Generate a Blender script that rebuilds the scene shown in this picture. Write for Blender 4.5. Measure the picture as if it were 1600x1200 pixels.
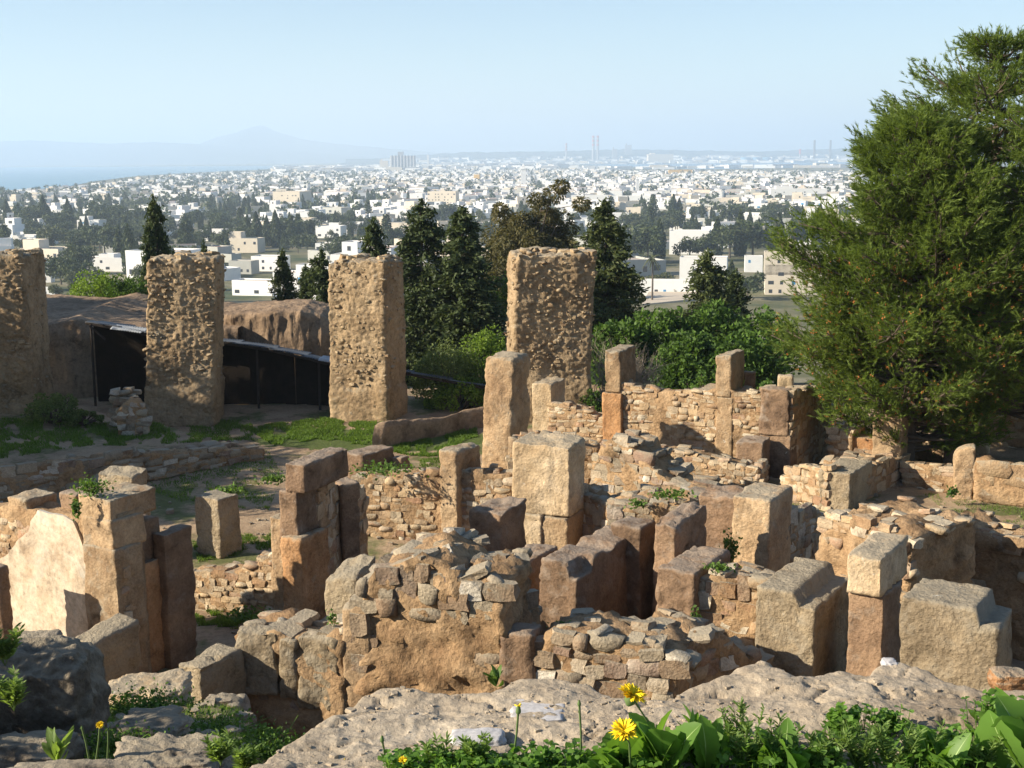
import bpy, math, random
import numpy as np
from mathutils import Vector, Matrix

for _o in list(bpy.data.objects):
    bpy.data.objects.remove(_o)
SC = bpy.context.scene
COL = SC.collection
R = math.radians

# ------------------------------------------------------------------ camera
CAM_Z = 8.6
PITCH = R(10.1)
ROLL = R(0.5)
FPX = 2000.0                      # focal length in pixels of a 1600 wide picture
cam_d = bpy.data.cameras.new('camera')
cam_d.sensor_width = 36.0
cam_d.lens = 36.0 * FPX / 1600.0
cam_d.clip_start = 0.05
cam_d.clip_end = 90000.0
cam = bpy.data.objects.new('camera', cam_d)
COL.objects.link(cam)
_f = Vector((0, math.cos(PITCH), -math.sin(PITCH)))
_u0 = Vector((0, math.sin(PITCH), math.cos(PITCH)))
_r0 = Vector((1, 0, 0))
_r = _r0 * math.cos(ROLL) - _u0 * math.sin(ROLL)
_u = _u0 * math.cos(ROLL) + _r0 * math.sin(ROLL)
cam.matrix_world = Matrix(((_r.x, _u.x, -_f.x, 0), (_r.y, _u.y, -_f.y, 0), (_r.z, _u.z, -_f.z, CAM_Z), (0, 0, 0, 1)))
SC.camera = cam

# ------------------------------------------------------------------ sky, sun, exposure
SUN_EL = R(26)
SUN_AZ = R(194)                   # direction towards the sun, measured from +X anticlockwise: left, a little behind the camera
sun_dir = Vector((math.cos(SUN_AZ) * math.cos(SUN_EL), math.sin(SUN_AZ) * math.cos(SUN_EL), math.sin(SUN_EL)))
world = bpy.data.worlds.new('World')
SC.world = world
world.use_nodes = True
wn = world.node_tree
wn.nodes.clear()
sky = wn.nodes.new('ShaderNodeTexSky')
sky.sky_type = 'NISHITA'
sky.sun_disc = False
sky.sun_elevation = SUN_EL
sky.sun_rotation = math.atan2(sun_dir.x, sun_dir.y)
sky.altitude = 60
sky.air_density = 1.0
sky.dust_density = 0.3
sky.ozone_density = 3.0
bg = wn.nodes.new('ShaderNodeBackground')
bg.inputs['Strength'].default_value = 0.076
wo = wn.nodes.new('ShaderNodeOutputWorld')
wn.links.new(sky.outputs[0], bg.inputs[0])
wn.links.new(bg.outputs[0], wo.inputs[0])
sun_l = bpy.data.lights.new('sun', 'SUN')
sun_l.energy = 5.0
sun_l.angle = R(0.53)
sun_l.color = (1.0, 0.89, 0.72)
sun = bpy.data.objects.new('sun', sun_l)
COL.objects.link(sun)
sun.rotation_euler = (-sun_dir).to_track_quat('-Z', 'Y').to_euler()
SC.view_settings.view_transform = 'Standard'
SC.view_settings.look = 'None'
SC.view_settings.gamma = 1.0
SC.view_settings.use_curve_mapping = False
SC.view_settings.exposure = 1.08
SC.render.engine = 'CYCLES'
SC.cycles.use_denoising = True
SC.cycles.max_bounces = 6
SC.cycles.diffuse_bounces = 3
SC.cycles.glossy_bounces = 2
SC.cycles.transmission_bounces = 3
SC.cycles.transparent_max_bounces = 6
SC.cycles.volume_bounces = 2

# ------------------------------------------------------------------ helpers
rnd = random.Random(11)
_rs = np.random.RandomState(7)
_p1 = _rs.permutation(256)
_PERM = np.concatenate([_p1] * 4)
_GR = _rs.normal(size=(256, 3))
_GR /= np.linalg.norm(_GR, axis=1)[:, None]


def pn(p):
    """gradient noise, p (N,3) -> about -1..1"""
    p = np.asarray(p, float)
    i = np.floor(p).astype(np.int64)
    f = p - i
    i &= 255
    w = f * f * f * (f * (f * 6 - 15) + 10)
    out = np.zeros(len(p))
    for a in (0, 1):
        wa = w[:, 0] if a else 1 - w[:, 0]
        for b in (0, 1):
            wb = w[:, 1] if b else 1 - w[:, 1]
            for c in (0, 1):
                wc = w[:, 2] if c else 1 - w[:, 2]
                g = _GR[_PERM[_PERM[_PERM[i[:, 0] + a] + i[:, 1] + b] + i[:, 2] + c]]
                out += (g[:, 0] * (f[:, 0] - a) + g[:, 1] * (f[:, 1] - b) + g[:, 2] * (f[:, 2] - c)) * wa * wb * wc
    return out * 1.5


def fbm(p, o=4):
    p = np.asarray(p, float)
    s, a, t = 0, 1.0, 0
    for k in range(o):
        s = s + a * pn(p * (2.03 ** k) + 17.3 * k)
        t += a
        a *= 0.5
    return s / t * 1.4


def cells(p, jitter=1.0):
    """distance to the nearest feature point of a cell noise"""
    p = np.asarray(p, float)
    i = np.floor(p).astype(np.int64)
    f = p - i
    best = np.full(len(p), 9.0)
    for a in (-1, 0, 1):
        for b in (-1, 0, 1):
            for c in (-1, 0, 1):
                h = _PERM[_PERM[_PERM[(i[:, 0] + a) & 255] + ((i[:, 1] + b) & 255)] + ((i[:, 2] + c) & 255)]
                q = 0.5 + 0.45 * _GR[h] * jitter + np.array((a, b, c)) - f
                best = np.minimum(best, (q * q).sum(1))
    return np.sqrt(best)


def sstep(a, b, x):
    t = np.clip((np.asarray(x, float) - a) / (b - a), 0, 1)
    return t * t * (3 - 2 * t)


def at(px, py, Y):
    """world point seen at a photo pixel (1600x1200) at forward distance Y"""
    d = _f + _r * ((px - 800) / FPX) + _u * ((600 - py) / FPX)
    k = Y / d.y
    return Vector((d.x * k, Y, CAM_Z + d.z * k))


def on_plane(px, py, z=0.0):
    d = _f + _r * ((px - 800) / FPX) + _u * ((600 - py) / FPX)
    k = (z - CAM_Z) / d.z
    return Vector((d.x * k, d.y * k, z))


def proj(p):
    q = Vector(p) - Vector((0, 0, CAM_Z))
    w = q.dot(_f)
    return 800 + FPX * q.dot(_r) / w, 600 - FPX * q.dot(_u) / w


def slide(C, d, px):
    """how far from C along d until the point shows at column px"""
    q = C - Vector((0, 0, CAM_Z))
    k = (px - 800) / FPX
    return (k * q.dot(_f) - q.dot(_r)) / (d.dot(_r) - k * d.dot(_f))


def mesh_np(name, v, f, smooth=False):
    v = np.asarray(v, np.float32)
    f = np.asarray(f, np.int32)
    m = bpy.data.meshes.new(name)
    n, k = f.shape
    m.vertices.add(len(v))
    m.vertices.foreach_set('co', v.ravel())
    m.loops.add(n * k)
    m.loops.foreach_set('vertex_index', f.ravel())
    m.polygons.add(n)
    m.polygons.foreach_set('loop_start', np.arange(0, n * k, k, dtype=np.int32))
    m.update(calc_edges=True)
    m.polygons.foreach_set('use_smooth', np.full(n, bool(smooth)))
    m.update()
    return m


def link(name, me, mat=None, parent=None, loc=None, rot=None, scale=None):
    o = bpy.data.objects.new(name, me)
    COL.objects.link(o)
    if mat is not None and me is not None and not me.materials:
        me.materials.append(mat)
    if parent is not None:
        o.parent = parent
    if loc is not None:
        o.location = loc
    if rot is not None:
        o.rotation_euler = rot
    if scale is not None:
        o.scale = scale
    return o


def mk(name, v, f, mat, parent=None, smooth=False, **kw):
    return link(name, mesh_np(name, v, f, smooth), mat, parent, **kw)


def tag(o, label, cat, group=None):
    o['label'] = label
    o['category'] = cat
    if group:
        o['group'] = group
    return o


def struct(o):
    o['kind'] = 'structure'
    return o


def stuff(o):
    o['kind'] = 'stuff'
    return o


def thing(name, label, cat, loc=(0, 0, 0), rotz=0.0, group=None):
    o = bpy.data.objects.new(name, None)
    o.empty_display_size = 0.2
    COL.objects.link(o)
    o.location = loc
    o.rotation_euler = (0, 0, rotz)
    return tag(o, label, cat, group)


def grid_faces(nu, nv, off=0):
    """quads of an (nu+1) x (nv+1) vertex grid, index = i*(nv+1)+j"""
    i, j = np.meshgrid(np.arange(nu), np.arange(nv), indexing='ij')
    a = (i * (nv + 1) + j).ravel() + off
    return np.stack([a, a + nv + 1, a + nv + 2, a + 1], 1)


_BG = {}


def box_grid(nx, ny, nz):
    """unit box surface 0..1 with shared vertices; faces point outward"""
    key = (nx, ny, nz)
    if key in _BG:
        return _BG[key][0].copy(), _BG[key][1]
    n = np.array((nx, ny, nz))
    V, F, off = [], [], 0
    for ax in range(3):
        u, w = (ax + 1) % 3, (ax + 2) % 3
        for side in (0, 1):
            i, j = np.meshgrid(np.arange(n[u] + 1), np.arange(n[w] + 1), indexing='ij')
            g = np.zeros((i.size, 3), np.int64)
            g[:, u] = i.ravel()
            g[:, w] = j.ravel()
            g[:, ax] = n[ax] * side
            q = grid_faces(n[u], n[w], off)
            F.append(q if side else q[:, ::-1])
            V.append(g)
            off += len(g)
    V = np.concatenate(V)
    F = np.concatenate(F)
    key_id = (V[:, 0] * (ny + 2) + V[:, 1]) * (nz + 2) + V[:, 2]
    _, first, inv = np.unique(key_id, return_index=True, return_inverse=True)
    P = V[first] / n
    _BG[key] = (P, inv[F])
    return P.copy(), inv[F]


def boxes_mesh(name, boxes):
    """one mesh of plain boxes (x0,y0,z0,x1,y1,z1)"""
    V, F = [], []
    for k, (a, b, c, d, e, g) in enumerate(boxes):
        V += [(a, b, c), (d, b, c), (d, e, c), (a, e, c), (a, b, g), (d, b, g), (d, e, g), (a, e, g)]
        o = 8 * k
        F += [(o, o + 3, o + 2, o + 1), (o + 4, o + 5, o + 6, o + 7), (o, o + 1, o + 5, o + 4), (o + 1, o + 2, o + 6, o + 5),
              (o + 2, o + 3, o + 7, o + 6), (o + 3, o, o + 4, o + 7)]
    return mesh_np(name, V, F)


def tube(pts, rads, n=6, cap=True):
    """tapered tube along a polyline -> verts, quads"""
    pts = [Vector(p) for p in pts]
    V, F = [], []
    for k, p in enumerate(pts):
        t = (pts[min(k + 1, len(pts) - 1)] - pts[max(k - 1, 0)]).normalized()
        a = t.orthogonal().normalized() if k == 0 else (a - t * a.dot(t)).normalized()
        b = t.cross(a)
        for q in range(n):
            an = 2 * math.pi * q / n
            V.append(p + (a * math.cos(an) + b * math.sin(an)) * rads[k])
    for k in range(len(pts) - 1):
        for q in range(n):
            q2 = (q + 1) % n
            F.append((k * n + q, k * n + q2, (k + 1) * n + q2, (k + 1) * n + q))
    return [tuple(v) for v in V], F


def join(parts):
    V, F, off = [], [], 0
    for v, f in parts:
        v = np.asarray(v, float)
        f = np.asarray(f, np.int64)
        V.append(v)
        F.append(f + off)
        off += len(v)
    return np.concatenate(V), np.concatenate(F)


# ------------------------------------------------------------------ materials
def new_mat(name):
    m = bpy.data.materials.new(name)
    m.use_nodes = True
    nt = m.node_tree
    nt.nodes.clear()
    out = nt.nodes.new('ShaderNodeOutputMaterial')
    return m, nt, out


class N:
    """tiny node graph writer"""

    def __init__(s, nt):
        s.nt = nt

    def n(s, t, **kw):
        x = s.nt.nodes.new('ShaderNode' + t)
        for k, v in kw.items():
            if k.startswith('i_'):
                x.inputs[k[2:].replace('_', ' ')].default_value = v
            else:
                setattr(x, k, v)
        return x

    def l(s, a, b):
        s.nt.links.new(a, b)

    def noise(s, vec, scale, detail=4, rough=0.6, dist=0.0):
        x = s.n('TexNoise')
        x.inputs['Scale'].default_value = scale
        x.inputs['Detail'].default_value = detail
        x.inputs['Roughness'].default_value = rough
        x.inputs['Distortion'].default_value = dist
        if vec is not None:
            s.l(vec, x.inputs['Vector'])
        return x.outputs['Fac']

    def ramp(s, fac, stops):
        x = s.n('ValToRGB')
        e = x.color_ramp.elements
        while len(e) < len(stops):
            e.new(0.5)
        for k, (p, c) in enumerate(stops):
            e[k].position = p
            e[k].color = tuple(c) + (1,) if not isinstance(c, (int, float)) else (c, c, c, 1)
        s.l(fac, x.inputs[0])
        return x.outputs[0]

    def mix(s, fac, a, b, mode='MIX'):
        x = s.n('MixRGB', blend_type=mode)
        for sock, val in ((x.inputs[0], fac), (x.inputs[1], a), (x.inputs[2], b)):
            if isinstance(val, (int, float)):
                sock.default_value = val if sock.type == 'VALUE' else (val, val, val, 1)
            elif isinstance(val, tuple):
                sock.default_value = val + (1,)
            else:
                s.l(val, sock)
        return x.outputs[0]

    def math(s, op, a, b=0.0):
        x = s.n('Math', operation=op)
        for sock, val in ((x.inputs[0], a), (x.inputs[1], b)):
            if isinstance(val, (int, float)):
                sock.default_value = val
            else:
                s.l(val, sock)
        return x.outputs[0]

    def bump(s, h, strength, dist):
        x = s.n('Bump')
        x.inputs['Strength'].default_value = strength
        x.inputs['Distance'].default_value = dist
        s.l(h, x.inputs['Height'])
        return x.outputs[0]


def stone_mat(name, ramp, scale=0.9, rand=0.0, lichen=0.0, lichen_col=(0.30, 0.255, 0.185), white=0.0, bump=0.6, fine=26.0, rough=0.92, palette=None, bdist=0.06, pits=0.55):
    m, nt, out = new_mat(name)
    g = N(nt)
    geo = g.n('NewGeometry')
    pos = geo.outputs['Position']
    oi = g.n('ObjectInfo')
    n1 = g.noise(pos, scale, 5, 0.65, 0.4)
    if palette:
        rr = g.math('FRACT', g.math('ADD', oi.outputs['Random'], g.math('MULTIPLY', n1, 0.22)))
        col = g.ramp(rr, palette)
        nt.nodes[-1].color_ramp.interpolation = 'LINEAR'
    else:
        col = g.ramp(n1, ramp)
        if rand:
            rv = g.ramp(oi.outputs['Random'], [(0, 1 - rand), (1, 1 + rand * 0.5)])
            col = g.mix(1.0, col, rv, 'MULTIPLY')
    n2 = g.noise(pos, fine, 6, 0.7)
    col = g.mix(1.0, col, g.ramp(n2, [(0.25, 0.62), (0.5, 0.98), (0.75, 1.2)]), 'MULTIPLY')
    n4 = g.noise(pos, 5.5, 5, 0.7)
    col = g.mix(0.75, col, g.ramp(n4, [(0.3, 0.72), (0.55, 1.0), (0.8, 1.14)]), 'MULTIPLY')
    wth = g.noise(pos, 1.7, 8, 0.72, 0.6)
    col = g.mix(1.0, col, g.ramp(wth, [(0.30, 0.36), (0.45, 0.86), (0.60, 1.0), (0.8, 1.15)]), 'MULTIPLY')
    pit = g.n('TexVoronoi')
    pit.inputs['Scale'].default_value = 9.0
    g.l(pos, pit.inputs['Vector'])
    pm = g.ramp(g.math('ADD', pit.outputs['Distance'], g.math('MULTIPLY', n2, 0.25)), [(0.16, 0.45), (0.27, 1.0)])
    col = g.mix(pits, col, pm, 'MULTIPLY')
    if lichen:
        sx = g.n('SeparateXYZ')
        g.l(geo.outputs['Normal'], sx.inputs[0])
        up = g.math('ADD', g.math('MULTIPLY', sx.outputs[2], 0.22), g.noise(pos, 2.6, 6, 0.7))
        msk = g.ramp(up, [(0.62 - 0.12 * lichen, 0.0), (0.78 - 0.12 * lichen, 0.9)])
        lc = g.mix(g.noise(pos, 14, 4), tuple(c * 0.75 for c in lichen_col), tuple(c * 1.25 for c in lichen_col))
        col = g.mix(msk, col, lc)
    if white:
        wm = g.ramp(g.noise(pos, 4.3, 7, 0.75, 0.5), [(0.66 - 0.08 * white, 0.0), (0.74 - 0.08 * white, 0.85)])
        col = g.mix(wm, col, (0.56, 0.52, 0.44))
    b = g.n('BsdfPrincipled')
    b.inputs['Roughness'].default_value = rough
    b.inputs['Specular IOR Level'].default_value = 0.18
    g.l(col, b.inputs['Base Color'])
    vo = g.n('TexVoronoi')
    vo.inputs['Scale'].default_value = fine * 0.55
    g.l(pos, vo.inputs['Vector'])
    h = g.math('ADD', g.math('MULTIPLY', n2, 0.7), g.math('ADD', n4, g.math('MULTIPLY', vo.outputs['Distance'], 0.35)))
    g.l(g.bump(h, bump, bdist), b.inputs['Normal'])
    g.l(b.outputs[0], out.inputs[0])
    return m


def plain_mat(name, col, var=0.12, scale=3.0, rough=0.8, bump=0.0, rand=0.0, spec=0.2, metal=0.0):
    m, nt, out = new_mat(name)
    g = N(nt)
    pos = g.n('NewGeometry').outputs['Position']
    n1 = g.noise(pos, scale, 5, 0.65)
    c = g.mix(n1, tuple(x * (1 - var * 1.6) for x in col), tuple(min(1, x * (1 + var * 1.6)) for x in col))
    if rand:
        c = g.mix(1.0, c, g.ramp(g.n('ObjectInfo').outputs['Random'], [(0, 1 - rand), (1, 1.0 + rand * 0.4)]), 'MULTIPLY')
    b = g.n('BsdfPrincipled')
    b.inputs['Roughness'].default_value = rough
    b.inputs['Metallic'].default_value = metal
    b.inputs['Specular IOR Level'].default_value = spec
    g.l(c, b.inputs['Base Color'])
    if bump:
        g.l(g.bump(g.noise(pos, scale * 6, 4), bump, 0.03), b.inputs['Normal'])
    g.l(b.outputs[0], out.inputs[0])
    return m


def leaf_mat(name, dark, light, scale=2.0, trans=0.35, rough=0.6, third=None):
    """colour varies in clumps and from leaf to leaf; light passes through the leaves"""
    m, nt, out = new_mat(name)
    g = N(nt)
    geo = g.n('NewGeometry')
    n1 = g.noise(geo.outputs['Position'], scale, 3)
    rv = geo.outputs['Random Per Island']
    fac = g.math('ADD', g.math('MULTIPLY', n1, 0.6), g.math('MULTIPLY', rv, 0.45))
    stops = [(0.25, dark), (0.75, light)] if third is None else [(0.25, dark), (0.66, light), (0.85, third)]
    c = g.ramp(fac, stops)
    d = g.n('BsdfPrincipled')
    d.inputs['Roughness'].default_value = rough
    d.inputs['Specular IOR Level'].default_value = 0.25
    g.l(c, d.inputs['Base Color'])
    t = g.n('BsdfTranslucent')
    g.l(g.mix(1.0, c, (1.25, 1.25, 0.6), 'MULTIPLY'), t.inputs[0])
    x = g.n('MixShader')
    x.inputs[0].default_value = trans
    g.l(d.outputs[0], x.inputs[1])
    g.l(t.outputs[0], x.inputs[2])
    g.l(x.outputs[0], out.inputs[0])
    return m


M = {}
M['ochre'] = stone_mat('ochre_stone', [(0.3, (0.27, 0.17, 0.095)), (0.5, (0.43, 0.295, 0.17)), (0.72, (0.53, 0.39, 0.24))], lichen=0.5, white=0.2, rand=0.22)
M['brown'] = stone_mat('brown_stone', [(0.3, (0.165, 0.105, 0.066)), (0.52, (0.27, 0.175, 0.108)), (0.75, (0.38, 0.255, 0.155))], lichen=0.45, lichen_col=(0.26, 0.205, 0.155), rand=0.2)
M['orange'] = stone_mat('orange_stone', [(0.3, (0.27, 0.13, 0.06)), (0.52, (0.44, 0.24, 0.11)), (0.75, (0.52, 0.32, 0.17))], lichen=0.25)
M['grey'] = stone_mat('lichen_stone', [(0.3, (0.23, 0.175, 0.11)), (0.5, (0.36, 0.28, 0.18)), (0.72, (0.46, 0.37, 0.24))], lichen=0.9, white=0.1, bump=0.9, rand=0.15)
M['pale'] = stone_mat('pale_stone', [(0.3, (0.36, 0.25, 0.14)), (0.5, (0.52, 0.39, 0.24)), (0.72, (0.60, 0.48, 0.33))], lichen=0.2, white=0.5)
M['rubble'] = stone_mat('rubble_stone', None, scale=1.4, fine=38, bump=0.5, lichen=0.25,
                        palette=[(0.0, (0.42, 0.29, 0.17)), (0.2, (0.55, 0.43, 0.28)), (0.38, (0.36, 0.22, 0.12)), (0.55, (0.50, 0.36, 0.21)), (0.7, (0.58, 0.50, 0.37)), (0.82, (0.37, 0.22, 0.13)), (0.9, (0.44, 0.35, 0.24)), (1.0, (0.42, 0.29, 0.17))])
M['rubble_grey'] = stone_mat('weathered_rubble', None, scale=1.4, fine=38, bump=0.6, lichen=0.7,
                             palette=[(0.0, (0.30, 0.24, 0.17)), (0.25, (0.40, 0.33, 0.23)), (0.45, (0.28, 0.19, 0.12)), (0.6, (0.45, 0.36, 0.25)), (0.75, (0.62, 0.56, 0.46)), (0.85, (0.30, 0.20, 0.14)), (1.0, (0.30, 0.24, 0.17))])
M['pier_stone'] = stone_mat('pier_rubble_stone', None, scale=1.4, fine=30, bump=0.6, lichen=0.35, pits=0.12,
                            palette=[(0.0, (0.38, 0.27, 0.155)), (0.3, (0.46, 0.34, 0.20)), (0.55, (0.34, 0.225, 0.125)), (0.8, (0.48, 0.365, 0.225)), (1.0, (0.38, 0.27, 0.155))])
M['mortar'] = stone_mat('earth_mortar', [(0.3, (0.26, 0.155, 0.08)), (0.5, (0.40, 0.26, 0.14)), (0.72, (0.48, 0.33, 0.19))], scale=1.6, bump=0.9, fine=18)
M['pier_core'] = stone_mat('pier_mortar', [(0.3, (0.26, 0.175, 0.095)), (0.5, (0.385, 0.275, 0.16)), (0.72, (0.45, 0.335, 0.205))], scale=0.7, bump=0.9, fine=14, lichen=0.25, pits=0.12)
M['plaster'] = stone_mat('old_plaster', [(0.3, (0.42, 0.30, 0.19)), (0.5, (0.58, 0.47, 0.34)), (0.72, (0.68, 0.59, 0.46))], scale=1.3, bump=0.2, fine=12, lichen=0.6, lichen_col=(0.40, 0.37, 0.31))
M['earth'] = stone_mat('bank_earth', [(0.3, (0.20, 0.135, 0.085)), (0.5, (0.30, 0.21, 0.135)), (0.72, (0.38, 0.27, 0.175))], scale=0.5, bump=0.7, fine=9)
M['ledge'] = stone_mat('ledge_rock', [(0.3, (0.26, 0.20, 0.14)), (0.5, (0.40, 0.325, 0.235)), (0.72, (0.50, 0.42, 0.315))], scale=5.0, bump=0.6, fine=110, lichen=0.0, white=0.3, bdist=0.012, pits=0.3)
M['rock'] = stone_mat('grey_rock', [(0.3, (0.22, 0.18, 0.135)), (0.5, (0.36, 0.30, 0.23)), (0.72, (0.46, 0.40, 0.31))], scale=2.0, bump=0.8, fine=34, lichen=0.5)

# ================================================================== the setting: ground, water, far hills
SEA_Z = -49.4
_hillY = [46, 52, 60, 80, 110, 200, 330, 500, 800, 1300, 1900, 2600, 90000]
_hillZ = [0, -0.6, -2.8, -9.5, -17, -30, -37, -41.5, -45, -47.3, -48.6, -49.2, -49.2]
_nearY_l = [-60, 0, 2, 5, 8, 12, 15, 16.5, 18.5, 46]
_nearZ_l = [7.3, 7.2, 7.0, 6.0, 4.6, 3.05, 1.9, 0.75, 0, 0]
_nearY_r = [-60, 0, 1.2, 2.6, 4, 7, 12, 16, 18, 46]
_nearZ_r = [7.3, 7.2, 7.0, 6.4, 5.4, 3.9, 1.7, 0.2, 0, 0]
_TA = on_plane(-60, 790)
_TB = on_plane(412, 716)
_te = (_TB - _TA).normalized()


def gz(x, y, rough=True):
    x = np.asarray(x, float)
    y = np.asarray(y, float)
    q = x / np.maximum(y, 1.0)
    lw = 1 - sstep(-0.228, -0.195, q)
    near = np.interp(y, _nearY_l, _nearZ_l) * lw + np.interp(y, _nearY_r, _nearZ_r) * (1 - lw)
    far = np.interp(y, _hillY, _hillZ)
    z = np.where(y < 46, near, far)
    side = (x - _TA.x) * (-_te.y) + (y - _TA.y) * _te.x           # >0: beyond the retaining wall
    along = (x - _TA.x) * _te.x + (y - _TA.y) * _te.y
    terr = sstep(0.05, 0.35, side) * (1 - sstep((_TB - _TA).length - 0.9, (_TB - _TA).length + 0.3, along + 0.25 * side)) * (1 - sstep(40.5, 43.0, y))
    z = z + 0.62 * terr
    if rough:
        p = np.stack([x, y, np.zeros_like(x)], -1).reshape(-1, 3)
        n = 0.10 * fbm(p * 0.35, 3) + 0.035 * fbm(p * 2.1, 3)
        z = z + (n.reshape(z.shape)) * np.where(y < 70, 1.0, 0.0) + np.where(y > 70, 0.6 * pn(p * 0.013).reshape(z.shape), 0)
    return z


def gzf(x, y):
    return float(gz(np.array([x]), np.array([y]))[0])


def on_ground(px, py):
    """march a pixel's ray until it meets the ground"""
    d = _f + _r * ((px - 800) / FPX) + _u * ((600 - py) / FPX)
    lo = 2.0
    Ys = np.concatenate([np.linspace(2, 60, 400), np.geomspace(60, 60000, 900)])
    k = Ys / d.y
    zz = CAM_Z + d.z * k
    g = gz(d.x * k, Ys, False)
    i = np.argmax(zz < g)
    if not (zz < g).any():
        i = len(Ys) - 1
    Y = Ys[i]
    return Vector((d.x * Y / d.y, Y, float(g[i])))


def ground_material():
    m, nt, out = new_mat('ground_earth')
    g = N(nt)
    geo = g.n('NewGeometry')
    pos = geo.outputs['Position']
    sx = g.n('SeparateXYZ')
    g.l(pos, sx.inputs[0])
    soil = g.ramp(g.noise(pos, 0.7, 6, 0.65), [(0.3, (0.20, 0.135, 0.085)), (0.5, (0.33, 0.235, 0.15)), (0.72, (0.42, 0.32, 0.21))])
    soil = g.mix(1.0, soil, g.ramp(g.noise(pos, 14, 5, 0.7), [(0.3, 0.72), (0.6, 1.1)]), 'MULTIPLY')
    turf = g.ramp(g.noise(pos, 9, 4), [(0.3, (0.035, 0.06, 0.014)), (0.7, (0.085, 0.13, 0.03))])
    tm = g.ramp(g.noise(pos, 0.42, 5, 0.7), [(0.50, 0.0), (0.60, 0.75)])
    ex = g.math('POWER', g.math('DIVIDE', g.math('ADD', sx.outputs[0], 4.2), 5.2), 2.0)
    ey = g.math('POWER', g.math('DIVIDE', g.math('ADD', sx.outputs[1], -38.6), 2.1), 2.0)
    lawn = g.ramp(g.math('ADD', g.math('ADD', ex, ey), g.math('MULTIPLY', g.noise(pos, 0.9, 5, 0.7), 0.9)), [(0.95, 0.9), (1.25, 0.0)])
    near = g.mix(lawn, g.mix(tm, soil, turf), turf)
    townc = g.ramp(g.noise(pos, 0.02, 6, 0.7), [(0.35, (0.055, 0.075, 0.035)), (0.5, (0.15, 0.14, 0.075)), (0.62, (0.27, 0.235, 0.165)), (0.75, (0.10, 0.11, 0.06))])
    fm = g.ramp(g.math('DIVIDE', sx.outputs[1], 400.0), [(0.12, 0.0), (0.3, 1.0)])
    col = g.mix(fm, near, townc)
    b = g.n('BsdfPrincipled')
    b.inputs['Roughness'].default_value = 0.95
    b.inputs['Specular IOR Level'].default_value = 0.1
    g.l(col, b.inputs['Base Color'])
    g.l(g.bump(g.math('ADD', g.noise(pos, 16, 5, 0.7), g.noise(pos, 5, 3)), 0.5, 0.05), b.inputs['Normal'])
    g.l(b.outputs[0], out.inputs[0])
    return m


_rows = np.concatenate([np.linspace(-60, -2, 10), np.linspace(-1.5, 16, 60), np.linspace(16.2, 50, 150), np.geomspace(50.5, 52000, 110)])
_t = np.linspace(-1, 1, 261)
_gx = np.stack([_t * (22 + 0.62 * max(y, 0)) for y in _rows])
_gy = np.repeat(_rows[:, None], len(_t), 1)
_gzv = gz(_gx, _gy)
_V = np.stack([_gx, _gy, _gzv], -1).reshape(-1, 3)
ground = struct(mk('ground', _V, grid_faces(len(_rows) - 1, len(_t) - 1)[:, ::-1], ground_material(), smooth=True))


def flat_poly(name, pts, z, mat):
    v = [(p[0], p[1], z) for p in pts]
    me = bpy.data.meshes.new(name)
    me.from_pydata(v, [], [list(range(len(v)))])
    me.update()
    if me.polygons[0].normal.z < 0:
        me.flip_normals()
    return struct(link(name, me, mat))


def water_mat(name, col):
    m, nt, out = new_mat(name)
    g = N(nt)
    pos = g.n('NewGeometry').outputs['Position']
    b = g.n('BsdfPrincipled')
    b.inputs['Base Color'].default_value = col + (1,)
    b.inputs['Roughness'].default_value = 0.25
    b.inputs['Specular IOR Level'].default_value = 0.4
    g.l(g.bump(g.noise(pos, 0.12, 4), 0.5, 3.0), b.inputs['Normal'])
    g.l(b.outputs[0], out.inputs[0])
    return m


def P2(px, py, z=SEA_Z + 0.6):
    p = on_plane(px, py, z)
    return (p.x, p.y)


# the gulf on the left, its near shore read from the picture, its far shore about 15 km off
_sea = [P2(-330, 318), P2(-60, 308), P2(0, 301), P2(60, 296), P2(108, 291), P2(150, 283), P2(215, 275), P2(300, 270), P2(370, 267), P2(425, 264), P2(470, 262.5), P2(480, 259.0), P2(300, 260.0), P2(100, 261.0), P2(-330, 264.5)]
flat_poly('sea', _sea, SEA_Z + 0.8, water_mat('sea_water', (0.06, 0.19, 0.26)))
_lake = [P2(905, 257.5), P2(1000, 261.5), P2(1090, 264.5), P2(1200, 263), P2(1320, 260.5), P2(1500, 258), P2(1500, 252), P2(1300, 250.5), P2(1150, 251.5), P2(1040, 252.5)]
flat_poly('lake', _lake, SEA_Z + 0.8, water_mat('lake_water', (0.06, 0.16, 0.23)))

# far hills and the double-peaked mountain across the gulf
M['far_hill'] = plain_mat('far_hill', (0.09, 0.11, 0.10), 0.2, 0.0008)


def hill_range(name, Y, prof, depth, seed):
    px = np.linspace(prof[0][0], prof[-1][0], 160)
    py = np.interp(px, [p[0] for p in prof], [p[1] for p in prof])
    crest = np.array([at(a, b, Y) for a, b in zip(px, py)])
    crest[:, 2] += 14 * fbm(np.stack([px * 0.06, np.full_like(px, seed), px * 0], -1), 4)
    rows = []
    for k, t in enumerate(np.linspace(-1, 1, 13)):
        h = (1 - abs(t) ** 1.3)
        r = crest.copy()
        r[:, 1] += t * depth
        r[:, 2] = SEA_Z - 2 + (crest[:, 2] - SEA_Z + 2) * h * (1 + 0.12 * fbm(np.stack([px * 0.11, np.full_like(px, k * 0.9 + seed), px * 0], -1), 3) * (1 - h))
        rows.append(r)
    V = np.concatenate(rows)
    return struct(mk(name, V, grid_faces(12, 159)[:, ::-1], M['far_hill'], smooth=True))


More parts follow.
